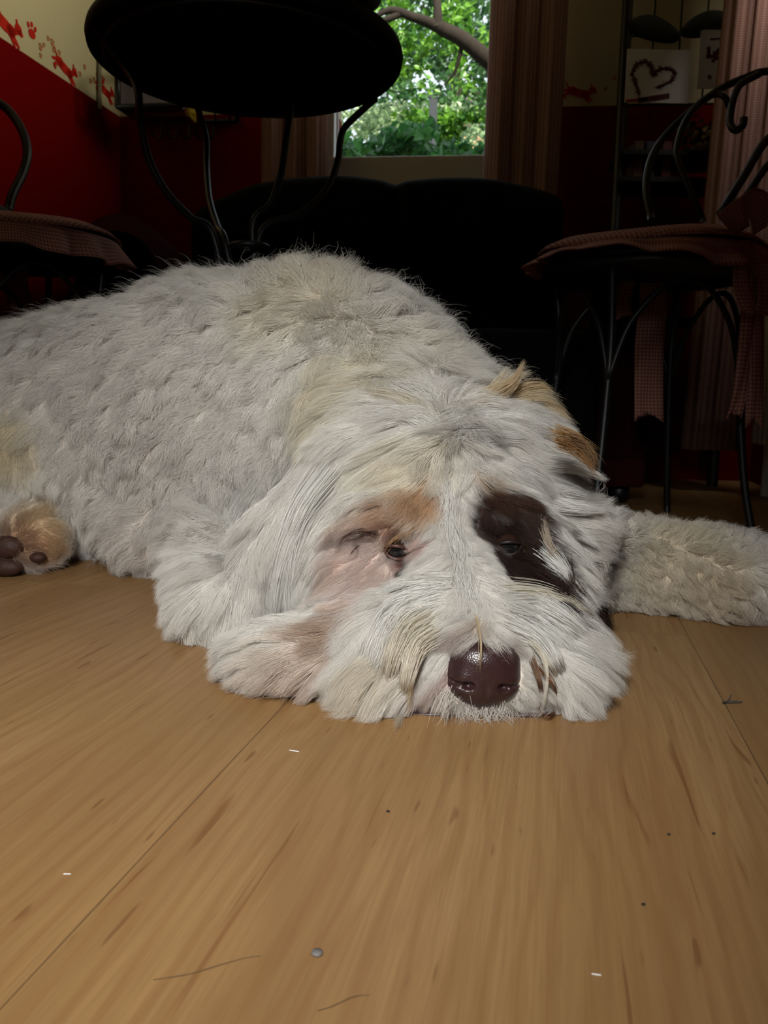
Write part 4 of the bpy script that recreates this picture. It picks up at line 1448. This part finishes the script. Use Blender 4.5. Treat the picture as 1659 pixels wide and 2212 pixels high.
# ---- skin
mt, nt, b = nodes('dog_skin')
at_ = N(nt, 'ShaderNodeAttribute', attribute_name='skin')
L(nt, at_.outputs['Color'], b.inputs['Base Color'])
b.inputs['Roughness'].default_value = .9
b.inputs['Specular IOR Level'].default_value = .05
M_SKIN = mt
dog = mesh_obj('dog', DV, DF, M_SKIN)
tag(dog, 'large shaggy cream-white dog with one dark brown eye patch lying on the wooden floor', 'dog')
ca = dog.data.attributes.new('skin', 'FLOAT_COLOR', 'POINT')
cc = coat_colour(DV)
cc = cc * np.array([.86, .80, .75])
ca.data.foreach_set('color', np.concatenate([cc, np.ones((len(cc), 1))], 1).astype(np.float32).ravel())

# ---- eyes
mt, nt, b = nodes('dog_eye')
g = N(nt, 'ShaderNodeTexCoord')
vl = N(nt, 'ShaderNodeVectorMath', operation='DISTANCE')
vl.inputs[1].default_value = (0, -.0098, -.001)
L(nt, g.outputs['Object'], vl.inputs[0])
cr = N(nt, 'ShaderNodeValToRGB')
for e, (p, c_) in zip(cr.color_ramp.elements, ((.0, (.004, .004, .005, 1)), (.0065, (.012, .010, .008, 1)))):
    e.position, e.color = p, c_
for p, c_ in ((.0038, (.006, .007, .008, 1)), (.0046, (.026, .027, .022, 1)), (.0085, (.03, .014, .010, 1))):
    e = cr.color_ramp.elements.new(p)
    e.color = c_
L(nt, vl.outputs['Value'], cr.inputs[0])
L(nt, cr.outputs[0], b.inputs['Base Color'])
b.inputs['Roughness'].default_value = .06
b.inputs['Specular IOR Level'].default_value = .8
M_EYE = mt
M_LID = mat('dog_eyelid', (.085, .034, .024), .45, 0, .5, .5, 300)
M_LIDD = mat('dark_eyelid', (.018, .010, .009), .5, 0, .4, .5, 300)
for k, (e, r) in enumerate(EYES):
    eb = MB().ell((0, 0, 0), (r, r, r), 32, 20).build('eye', M_EYE)
    eb.parent = dog
    eb.location = e
    lid = M_LID if k == 0 else M_LIDD
    tilt = (.10, -.05)[k]
    for sgn, hh in ((1, .0036), (-1, -.0050)):
        pts = []
        for t in np.linspace(-1, 1, 13):
            ang = t * 1.15
            x = math.sin(ang) * (r + .0012)
            z = hh * (1 - t * t) + sgn * .0006 + (-tilt * x)
            y = -math.sqrt(max(1e-9, (r + .0014) ** 2 - x * x - z * z))
            pts.append(e + np.array([x, y, z]))
        MB().tube(pts, [.0008, .0013, .0015, .0013, .0008], 10, 3).build('eyelid', lid, dog)

MB().ell(at(888, 1206, Y=.5835), (.0040, .0026, .0050), 14, 10).build('tear_duct', mat('tear_duct', (.09, .012, .012), .25, 0, .6, .5, 300), dog)
MB().ell(at(886, 1222, Y=.5825), (.0022, .0016, .0040), 12, 8).build('tear_stain', mat('tear_stain', (.012, .006, .006), .5, 0, .4, .3, 300), dog)

# ---- nose, from its own fine distance field
nc = at(1045, 1456, Y=.496)
hn = .00128
n_ = 52
lin = (np.arange(n_) - n_ / 2) * .0011
NP = np.stack(np.meshgrid(lin, lin, lin, indexing='ij'), -1).astype(np.float32)
d = sd_ell(NP, (0, .004, .002), (.0205, .015, .0185))
d = smin(d, sd_ell(NP, (0, .0, .008), (.0185, .011, .0115)), .006)
d = smin(d, sd_ell(NP, (-.0105, .001, -.004), (.0095, .0105, .0095)), .005)
d = smin(d, sd_ell(NP, (.0105, .001, -.004), (.0095, .0105, .0095)), .005)
d = smin(d, sd_ell(NP, (0, .003, -.0075), (.0140, .0110, .0115)), .005)
for sx in (-1, 1):
    d = -smin(-d, sd_ell(NP, (sx * .0098, -.010, -.0058), (.0034, .0050, .0022)), .002)
    d = -smin(-d, sd_cone(NP, (sx * .0125, -.010, -.0066), (sx * .0190, -.003, -.0035), .0016, .0012), .0015)
d = -smin(-d, sd_cone(NP, (0, -.0115, -.004), (0, -.0065, -.021), .0006, .0008), .0015)
nv, nf = surface_nets(d, lin[0] * (.00128 / .0011) * np.ones(3), hn)
mt, nt, b = nodes('dog_nose_leather')
tc = N(nt, 'ShaderNodeTexCoord')
vo = N(nt, 'ShaderNodeTexVoronoi')
vo.inputs['Scale'].default_value = 900
L(nt, tc.outputs['Object'], vo.inputs['Vector'])
bp = N(nt, 'ShaderNodeBump')
bp.inputs['Strength'].default_value = .26
bp.inputs['Distance'].default_value = .0005
L(nt, vo.outputs['Distance'], bp.inputs['Height'])
L(nt, bp.outputs[0], b.inputs['Normal'])
nz = N(nt, 'ShaderNodeTexNoise')
nz.inputs['Scale'].default_value = 70
L(nt, tc.outputs['Object'], nz.inputs['Vector'])
mx = N(nt, 'ShaderNodeMix', data_type='RGBA')
mx.inputs[6].default_value = (.022, .0105, .0105, 1)
mx.inputs[7].default_value = (.046, .019, .019, 1)
L(nt, nz.outputs[0], mx.inputs[0])
L(nt, mx.outputs[2], b.inputs['Base Color'])
b.inputs['Roughness'].default_value = .30
b.inputs['Specular IOR Level'].default_value = .55
no = mesh_obj('nose', nv, nf, mt)
no.parent = dog
no.location = nc
no.rotation_euler = (math.radians(-12), math.radians(3), math.radians(3))
no['label'] = 'dark brown moist nose'

# ---- lips on the floor, paw pads
M_LIP = mat('dog_lip', (.045, .018, .014), .4, 0, .5, .4, 200)
MB().tube([at(868, 1546, Y=.503), at(900, 1544, Y=.499), at(945, 1545, Y=.497), at(985, 1546, Y=.498)], [.0010, .0018, .0018, .0008], 10, 6).build('lip', M_LIP, dog)
MB().tube([at(1205, 1540, Y=.503), at(1180, 1542, Y=.499), at(1140, 1545, Y=.497), at(1100, 1546, Y=.498)], [.0010, .0018, .0018, .0008], 10, 6).build('lip', M_LIP, dog)
M_PAD = mat('paw_pad', (.060, .026, .018), .6, 0, .3, .5, 250, .3)
for (px, py, Y, r) in ((14, 1182, .872, (.019, .010, .013)), (12, 1225, .870, (.019, .010, .010)), (82, 1204, .876, (.009, .008, .006))):
    MB().ell(at(px, py, Y=Y), r, 20, 12).build('paw_pad', M_PAD, dog)

# ------------------------------------------------------------------ coat
def hair_material(name, rough=.55):
    mt, nt, b = nodes(name)
    a = N(nt, 'ShaderNodeAttribute', attribute_name='coat')
    L(nt, a.outputs['Color'], b.inputs['Base Color'])
    b.inputs['Roughness'].default_value = rough
    b.inputs['Specular IOR Level'].default_value = .22
    tl = N(nt, 'ShaderNodeBsdfTranslucent')
    L(nt, a.outputs['Color'], tl.inputs['Color'])
    ms = N(nt, 'ShaderNodeMixShader')
    ms.inputs[0].default_value = .42
    L(nt, b.outputs[0], ms.inputs[1])
    L(nt, tl.outputs[0], ms.inputs[2])
    L(nt, ms.outputs[0], nt.nodes['Material Output'].inputs['Surface'])
    return mt
M_HAIR = hair_material('dog_hair')

def noise3(P, f, seed):
    r = np.random.default_rng(seed)
    o = np.zeros((len(P), 3))
    for k in range(7):
        kv = r.normal(size=(3, 3)) * f
        ph = r.uniform(0, 6.28, 3)
        o += np.sin(P @ kv.T + ph)
    return o / 3.7

def grow(R, Nn, T, Ln, Lf, K, grav):
    """K points along each strand: leaves the skin at its lift, bends over towards its lie"""
    pts = np.zeros((len(R), K, 3))
    p = R.copy()
    pts[:, 0] = p
    st = Ln / (K - 1)
    for k in range(1, K):
        s_ = k / (K - 1)
        d = T + Nn * (Lf * (1.25 - 1.1 * s_))[:, None]
        d[:, 2] -= grav * s_
        d /= np.linalg.norm(d, axis=1)[:, None]
        p = p + d * st[:, None]
        # stay outside the skin and above the floor
        sd = grid_sample(SD, p)
        need = .0012 + .0045 * s_ * np.minimum(1, Ln / .03)
        push = np.clip(need - sd, 0, .02)
        if push.max() > 0:
            g = grid_sample(GR, p)
            g /= np.linalg.norm(g, axis=1)[:, None] + 1e-6
            p = p + g * push[:, None]
        p[:, 2] = np.maximum(p[:, 2], .0012 + .002 * (1 - s_))
        pts[:, k] = p
    return pts

def make_hair(name, R, Nn, K, clump, curl, curl_len, frizz, rad, grav, cl_amt=(.75, .9), label=None, colvar=.05, longer=1.0, lift=0.0):
    """R roots, Nn normals"""
    D, Ln, Lf = groom(R)
    n1 = noise3(R, 45, 3)
    Ln, Lf = Ln * longer, Lf + lift
    coh = np.linalg.norm(D, axis=1)
    Lf = Lf + np.clip(.85 - coh, 0, 1) * 1.6
    D = D + n1 * .22 + rng.normal(size=D.shape) * .10
    T = D - Nn * (D * Nn).sum(1)[:, None]
    T /= np.linalg.norm(T, axis=1)[:, None] + 1e-6
    n = len(R)
    # locks
    nc_ = max(4, n // clump)
    sel = rng.choice(n, nc_, replace=False)
    kd = kdtree.KDTree(nc_)
    for i, j in enumerate(sel):
        kd.insert(R[j], i)
    kd.balance()
    cid = np.array([kd.find(q)[1] for q in R])
    lenj = Ln * rng.uniform(.72, 1.1, n)
    cen = grow(R[sel], Nn[sel], T[sel], Ln[sel] * rng.uniform(.85, 1.15, nc_), Lf[sel], K, grav)
    own = grow(R, Nn, T, lenj, Lf, K, grav)
    s_ = np.linspace(0, 1, K)
    ca_ = rng.uniform(cl_amt[0], cl_amt[1], n)
    wgt = ca_[:, None] * (s_ ** .9)[None] * .9
    loc = cen[cid] + (R - R[sel][cid])[:, None, :] * .12
    P = own * (1 - wgt[..., None]) + loc * wgt[..., None]
    # wave of each lock, in the plane of the skin
    side = np.cross(Nn[sel], T[sel])
    ph = noise3(R[sel], 60, 9)[:, 0] * 3 + rng.uniform(-1, 1, nc_)
    am = (curl * rng.uniform(.4, 1.3, nc_) * np.minimum(1, Ln[sel] / .022))[:, None] * (s_ ** .8)[None]
    fr_ = (Ln[sel] / curl_len)[:, None] * s_[None] * 2 * math.pi + ph[:, None]
    wave = side[:, None, :] * (am * np.sin(fr_))[..., None] + Nn[sel][:, None, :] * (am * .7 * (np.cos(fr_) - np.cos(ph)[:, None]))[..., None]
    P = P + wave[cid]
    fz = rng.normal(size=(n, 1, 3)) * frizz * (s_ ** 1.3)[None, :, None] + rng.normal(size=(n, K, 3)) * frizz * .18 * s_[None, :, None]
    P = P + fz
    P[:, :, 2] = np.maximum(P[:, :, 2], .0012)
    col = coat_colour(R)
    lum = 1 + rng.normal(size=(n, 1)) * colvar + (rng.normal(size=(nc_, 1)) * colvar * .9)[cid]
    col = np.clip(col * lum, .004, .9)
    hc = bpy.data.hair_curves.new(name)
    hc.add_curves([K] * n)
    hc.attributes['position'].data.foreach_set('vector', P.astype(np.float32).ravel())
    ra = hc.attributes.new('radius', 'FLOAT', 'POINT')
    rr = np.minimum(1, np.maximum(.25, Ln / .03))[:, None] * np.maximum(.12, (1 - s_ ** 2.2))[None] * rng.uniform(.7, 1.2, (n, 1)) * rad
    rr = np.maximum(rr, rad * .14)
    ra.data.foreach_set('value', rr.astype(np.float32).ravel())
    co = hc.attributes.new('coat', 'FLOAT_COLOR', 'CURVE')
    co.data.foreach_set('color', np.concatenate([col, np.ones((n, 1))], 1).astype(np.float32).ravel())
    hc.materials.append(M_HAIR)
    o = bpy.data.objects.new(name, hc)
    C.collection.objects.link(o)
    o.parent = dog
    if label:
        o['label'] = label
    return o

if FUR:
    TRI = np.concatenate([DF[:, [0, 1, 2]], DF[:, [0, 2, 3]]])
    A_, B_, C_ = DV[TRI[:, 0]], DV[TRI[:, 1]], DV[TRI[:, 2]]
    cr_ = np.cross(B_ - A_, C_ - A_)
    area = np.linalg.norm(cr_, axis=1) / 2
    tn = cr_ / (2 * area[:, None] + 1e-12)
    cen_ = (A_ + B_ + C_) / 3
    view = CAM - cen_
    view /= np.linalg.norm(view, axis=1)[:, None]
    facing = (tn * view).sum(1)
    wgt = area * np.where(facing > -.35, 1.0, .3) * np.where(cen_[:, 2] < .006, .03, 1.0)
    head = ((cen_[:, 1] < .735) & (cen_[:, 0] > -.20) & (cen_[:, 0] < .2))
    foreleg = (cen_[:, 0] > .165) & (cen_[:, 1] > .69) & (cen_[:, 2] < .14)
    head &= ~foreleg
    muz = head & (np.hypot(cen_[:, 0] - .062, (cen_[:, 1] - .53) * .8) < .062) & (cen_[:, 1] < .585)

    def sample(mask, n):
        wt = np.where(mask, wgt, 0)
        t = rng.choice(len(wt), n, p=wt / wt.sum())
        u, v = rng.random(n), rng.random(n)
        k = u + v > 1
        u[k], v[k] = 1 - u[k], 1 - v[k]
        R = A_[t] + (B_[t] - A_[t]) * u[:, None] + (C_[t] - A_[t]) * v[:, None]
        g = grid_sample(GR, R)
        g /= np.linalg.norm(g, axis=1)[:, None] + 1e-6
        ok = np.ones(n, bool)
        for e, r in EYES:
            ok &= np.linalg.norm(R - (e + np.array([0, -.005, 0])), axis=1) > r
        q = (R - nc) / np.array([.0235, .03, .0225])
        ok &= ((q ** 2).sum(1) > 1) | (R[:, 1] > .525)
        return R[ok], g[ok]
    R_, N_ = sample(~head & ~foreleg, 230000)
    make_hair('body_coat', R_, N_, 9, 130, .0062, .032, .0028, .00024, .12, (.4, .9))
    R_, N_ = sample(~head & ~foreleg, 6000)
    make_hair('guard_hair', R_, N_, 9, 4, .0030, .030, .0050, .00016, .05, (.2, .8), None, .05, 1.25, .3)
    R_, N_ = sample(foreleg, 42000)
    make_hair('foreleg_coat', R_, N_, 9, 60, .0042, .017, .0016, .00028, .1, (.6, .95))
    R_, N_ = sample(head & ~muz, 220000)
    make_hair('head_hair', R_, N_, 11, 130, .0028, .055, .0014, .00016, .35, (.5, .92))
    R_, N_ = sample(muz, 75000)
    make_hair('muzzle_hair', R_, N_, 11, 110, .0024, .060, .0011, .00015, .45, (.6, .95))
    # ---- the longest locks, one by one
    CREAM, PALE, TAN, BRN, DRK = (.80, .755, .655), (.84, .83, .80), (.66, .53, .35), (.16, .07, .035), (.05, .028, .022)
    LOCKS = [
        # moustache, left of the nose
        ('moustache', [(925, 1345), (880, 1370), (850, 1430), (838, 1510), (850, 1600)], 260, 20, 7, CREAM), ('moustache', [(905, 1330), (860, 1358), (825, 1425), (812, 1500), (818, 1582)], 260, 20, 8, PALE),
        ('moustache', [(940, 1372), (900, 1400), (880, 1465), (868, 1525), (858, 1575)], 160, 14, 5, CREAM), ('moustache', [(890, 1318), (840, 1345), (808, 1390), (790, 1455), (785, 1520)], 200, 18, 8, PALE),
        ('moustache', [(950, 1285), (890, 1290), (840, 1308), (803, 1345)], 160, 15, 4, PALE), ('moustache', [(945, 1310), (880, 1325), (825, 1358), (798, 1400)], 160, 15, 4, PALE),
        ('moustache', [(960, 1262), (900, 1256), (850, 1268), (815, 1290)], 130, 13, 4, PALE), ('moustache', [(930, 1382), (902, 1420), (888, 1480), (880, 1545)], 30, 5, 3, TAN),
        ('moustache', [(915, 1400), (890, 1450), (872, 1510), (866, 1552)], 40, 6, 3, BRN),
        # moustache, right of the nose
        ('moustache', [(1085, 1300), (1150, 1300), (1215, 1328), (1270, 1380), (1305, 1450)], 220, 16, 6, PALE), ('moustache', [(1090, 1330), (1150, 1345), (1210, 1388), (1250, 1450), (1272, 1535)], 240, 18, 6, PALE),
        ('moustache', [(1100, 1350), (1160, 1378), (1200, 1430), (1225, 1500), (1240, 1560)], 180, 14, 5, PALE), ('moustache', [(1080, 1284), (1160, 1282), (1240, 1305), (1300, 1352)], 160, 13, 4, CREAM),
        ('moustache', [(1150, 1325), (1230, 1368), (1290, 1440), (1320, 1510), (1308, 1552)], 260, 20, 9, PALE), ('moustache', [(1130, 1368), (1170, 1410), (1182, 1470), (1165, 1552)], 22, 5, 2, CREAM),
        ('moustache', [(1140, 1380), (1190, 1440), (1215, 1510), (1215, 1575)], 14, 6, 2, CREAM), ('moustache', [(1150, 1425), (1165, 1465), (1170, 1510), (1160, 1550)], 22, 7, 4, (.28, .16, .10)),
        ('moustache', [(1165, 1440), (1195, 1480), (1205, 1520), (1190, 1556)], 18, 7, 4, (.26, .14, .08)), ('moustache', [(1175, 1500), (1200, 1520), (1190, 1548), (1165, 1540), (1172, 1520)], 10, 3, 2, BRN),
        ('moustache', [(1040, 1552), (1065, 1566), (1090, 1566), (1100, 1556)], 8, 3, 2, BRN), ('moustache', [(1080, 1556), (1130, 1572), (1190, 1566), (1230, 1545)], 6, 3, 3, BRN),
        ('moustache', [(1028, 1328), (1038, 1388), (1037, 1435), (1033, 1468)], 7, 2, 1, TAN),
        ('moustache', [(860, 1590), (880, 1606), (895, 1612)], 6, 3, 1, PALE),
        # topknot from the parting
        ('topknot', [(945, 925), (925, 880), (870, 842), (790, 815), (715, 822)], 180, 16, 9, PALE), ('topknot', [(945, 922), (905, 882), (850, 860), (770, 850), (690, 872)], 180, 16, 9, CREAM),
        ('topknot', [(940, 930), (880, 903), (800, 892), (705, 930)], 160, 16, 9, PALE), ('topknot', [(955, 925), (1000, 902), (1080, 890), (1160, 908), (1240, 952)], 200, 15, 8, PALE),
        ('topknot', [(960, 936), (1030, 908), (1110, 902), (1195, 932), (1248, 968)], 160, 13, 8, PALE), ('topknot', [(1000, 952), (1080, 946), (1165, 960), (1255, 1012)], 180, 14, 7, PALE),
        ('topknot', [(1010, 895), (1060, 856), (1110, 825), (1132, 778)], 130, 16, 4, TAN), ('topknot', [(1060, 880), (1120, 845), (1165, 835), (1195, 850)], 120, 14, 6, TAN),
        ('topknot', [(1090, 880), (1150, 868), (1200, 880), (1228, 905)], 120, 14, 6, TAN), ('topknot', [(1215, 945), (1250, 955), (1278, 985), (1285, 1010)], 90, 12, 10, (.32, .20, .11)),
        ('topknot', [(1150, 990), (1220, 1000), (1270, 1018), (1312, 1038)], 160, 15, 4, PALE), ('topknot', [(1160, 1040), (1230, 1058), (1300, 1078)], 150, 15, 4, PALE),
        ('topknot', [(1170, 1078), (1240, 1098), (1308, 1104)], 140, 14, 4, PALE), ('topknot', [(1180, 1128), (1240, 1150), (1295, 1182)], 130, 14, 4, PALE),
        ('topknot', [(1180, 1160), (1235, 1190), (1285, 1232)], 130, 14, 4, PALE), ('topknot', [(1175, 1190), (1215, 1230), (1232, 1275)], 120, 13, 6, PALE),
        ('topknot', [(1170, 1120), (1182, 1165), (1204, 1208), (1240, 1240)], 45, 9, 6, (.48, .40, .32)), ('topknot', [(1235, 1200), (1255, 1240), (1260, 1285)], 110, 12, 7, PALE),
        ('topknot', [(1270, 1230), (1290, 1280), (1305, 1330), (1318, 1362)], 130, 14, 7, DRK), ('topknot', [(1265, 1120), (1280, 1170), (1285, 1220)], 90, 12, 6, DRK),
        ('topknot', [(1040, 870), (1085, 835), (1120, 812), (1150, 805)], 70, 13, 8, (.76, .68, .52)), ('topknot', [(1075, 885), (1130, 860), (1175, 855), (1212, 868)], 70, 13, 8, (.72, .62, .44)),
        ('topknot', [(1110, 890), (1165, 885), (1210, 895), (1240, 920)], 70, 13, 8, (.70, .58, .40)), ('topknot', [(1020, 880), (1060, 845), (1085, 812), (1105, 790)], 60, 13, 6, (.76, .68, .52)),
        ('topknot', [(1200, 930), (1240, 945), (1268, 965), (1290, 985)], 60, 11, 8, (.50, .33, .16)), ('topknot', [(1205, 955), (1245, 975), (1270, 1000), (1290, 1030)], 60, 11, 8, (.40, .23, .10)),
        ('bridge_hair', [(968, 1050), (972, 1095), (978, 1140)], 70, 16, 22, PALE), ('bridge_hair', [(976, 1110), (982, 1155), (990, 1195)], 70, 16, 24, PALE), ('bridge_hair', [(988, 1170), (996, 1225), (1004, 1275)], 80, 16, 28, PALE), ('bridge_hair', [(1002, 1245), (1010, 1290), (1018, 1332)], 80, 16, 26, PALE),
        # chin
        ('chin_hair', [(965, 1500), (959, 1520), (953, 1556)], 45, 16, 17, (.78, .75, .71)), ('chin_hair', [(985, 1512), (981, 1532), (977, 1556)], 45, 16, 17, (.78, .75, .71)), ('chin_hair', [(1005, 1520), (1002, 1540), (999, 1556)], 45, 16, 17, (.78, .75, .71)), ('chin_hair', [(1025, 1525), (1024, 1545), (1023, 1556)], 45, 16, 17, (.78, .75, .71)), ('chin_hair', [(1045, 1526), (1046, 1546), (1047, 1556)], 45, 16, 17, (.78, .75, .71)), ('chin_hair', [(1065, 1525), (1067, 1545), (1069, 1556)], 45, 16, 17, (.78, .75, .71)), ('chin_hair', [(1085, 1520), (1089, 1540), (1093, 1556)], 45, 16, 17, (.78, .75, .71)), ('chin_hair', [(1105, 1512), (1111, 1532), (1117, 1556)], 45, 16, 17, (.78, .75, .71)), ('chin_hair', [(1122, 1500), (1130, 1520), (1138, 1556)], 45, 16, 17, (.78, .75, .71)),
        # lashes and stained hair by the left eye
        ('eyelash', [(800, 1150), (770, 1148), (738, 1165), (718, 1200)], 12, 7, 6, (.12, .07, .055)), ('eyelash', [(815, 1152), (790, 1152), (765, 1165)], 9, 5, 5, DRK), ('eyelash', [(775, 1178), (764, 1190), (756, 1206)], 5, 3, 4, DRK),
        ('eyelash', [(880, 1150), (858, 1160), (835, 1180), (820, 1200)], 12, 9, 8, (.50, .33, .18)), ('eyelash', [(900, 1140), (880, 1158), (862, 1172)], 10, 9, 8, (.40, .24, .12)),
        ('cheek_hair', [(1165, 1245), (1205, 1268), (1240, 1296), (1268, 1330)], 90, 14, 8, DRK), ('cheek_hair', [(1225, 1262), (1262, 1295), (1295, 1330), (1325, 1368)], 90, 14, 8, DRK),
        ('cheek_hair', [(1262, 1140), (1280, 1180), (1288, 1230), (1290, 1280)], 80, 10, 7, (.11, .06, .045)), ('cheek_hair', [(1255, 1235), (1272, 1270), (1282, 1310)], 80, 12, 7, DRK), ('cheek_hair', [(1215, 1215), (1228, 1250), (1236, 1290)], 50, 10, 7, (.10, .06, .05)),
        # ear fringe
        ('ear_fringe', [(690, 985), (625, 1070), (575, 1180), (552, 1290), (548, 1345)], 220, 18, 9, PALE), ('ear_fringe', [(710, 1020), (650, 1100), (610, 1200), (590, 1300), (590, 1350)], 220, 18, 9, PALE),
        ('ear_fringe', [(640, 1000), (570, 1090), (525, 1190), (505, 1290)], 220, 20, 10, PALE), ('ear_fringe', [(660, 1110), (630, 1200), (622, 1290), (628, 1345)], 200, 16, 8, PALE),
        ('ear_fringe', [(585, 1010), (525, 1090), (490, 1180), (478, 1260)], 180, 20, 10, PALE),
    ]

    def surf(px, py, off):
        d_ = ray(px, py)
        d_ = d_ / np.linalg.norm(d_)
        h_ = DBVH.ray_cast(Vector(CAM), Vector(d_))
        fl_ = at(px, py, Z=.0035) if d_[2] < 0 else None
        p = np.array(h_[0]) if h_[0] is not None else None
        if p is None:
            return None, fl_
        return p - d_ * off, fl_
    byname = {}
    for nm, path, cnt, w0, w1, colr in LOCKS:
        pts = []
        if cnt > 100:
            cnt = int(cnt * 1.7)
            w0 *= 1.15
        last = None
        for i, (px, py) in enumerate(path):
            t_ = i / (len(path) - 1)
            p, fl_ = surf(px, py, .003 + (.004 if nm == 'bridge_hair' else .015) * math.sin(math.pi * min(1, t_ * 1.1)))
            if p is None or (last is not None and abs(p[1] - last) > .05):
                if fl_ is not None and last is not None and abs(fl_[1] - last) < .06:
                    p = fl_
                else:
                    p = at(px, py, Y=(last or .6) + .002)
            if p[2] < .003:
                p = p * 1.0
                p[2] = .003
            last = p[1]
            pts.append(p)
        Pm = catmull(pts, 4)
        K = len(Pm)
        tt = np.linspace(0, 1, K)
        px_m = np.linalg.norm(Pm[0] - CAM) / FPX
        o0 = rng.normal(size=(cnt, 3)) * w0 * px_m * .75
        o1 = rng.normal(size=(cnt, 3)) * w1 * px_m * .75
        cut = rng.uniform(.80, 1.0, cnt)
        Q = np.zeros((cnt, K, 3))
        for a_ in range(3):
            for c_ in range(cnt):
                Q[c_, :, a_] = np.interp(tt * cut[c_], tt, Pm[:, a_])
        wm = np.minimum(1, tt[None] * cut[:, None])[..., None]
        Q += o0[:, None, :] * (1 - wm) + o1[:, None, :] * wm + rng.normal(size=(cnt, 1, 3)) * .0008 * wm
        sd_ = grid_sample(SD, Q.reshape(-1, 3)).reshape(cnt, K)
        push = np.clip(.001 - sd_, 0, .03)
        gq = grid_sample(GR, Q.reshape(-1, 3))
        gq /= np.linalg.norm(gq, axis=1)[:, None] + 1e-6
        Q += gq.reshape(cnt, K, 3) * push[..., None]
        Q[..., 2] = np.maximum(Q[..., 2], .0010)
        cl_ = np.clip(np.array(colr)[None] * (1 + rng.normal(size=(cnt, 1)) * .07), .004, .9)
        byname.setdefault(nm, []).append((Q, cl_, K))
    for nm, lst in byname.items():
        hc = bpy.data.hair_curves.new(nm)
        hc.add_curves([K for Q, c_, K in lst for _ in range(len(Q))])
        hc.attributes['position'].data.foreach_set('vector', np.concatenate([Q.reshape(-1, 3) for Q, _, _ in lst]).astype(np.float32).ravel())
        ra = hc.attributes.new('radius', 'FLOAT', 'POINT')
        rr = np.concatenate([np.tile(np.maximum(.15, 1 - np.linspace(0, 1, K) ** 3), len(Q)) * .00016 for Q, _, K in lst])
        ra.data.foreach_set('value', rr.astype(np.float32))
        co = hc.attributes.new('coat', 'FLOAT_COLOR', 'CURVE')
        cl_ = np.concatenate([c_ for _, c_, _ in lst])
        co.data.foreach_set('color', np.concatenate([cl_, np.ones((len(cl_), 1))], 1).astype(np.float32).ravel())
        hc.materials.append(M_HAIR)
        o = bpy.data.objects.new(nm, hc)
        C.collection.objects.link(o)
        o.parent = dog
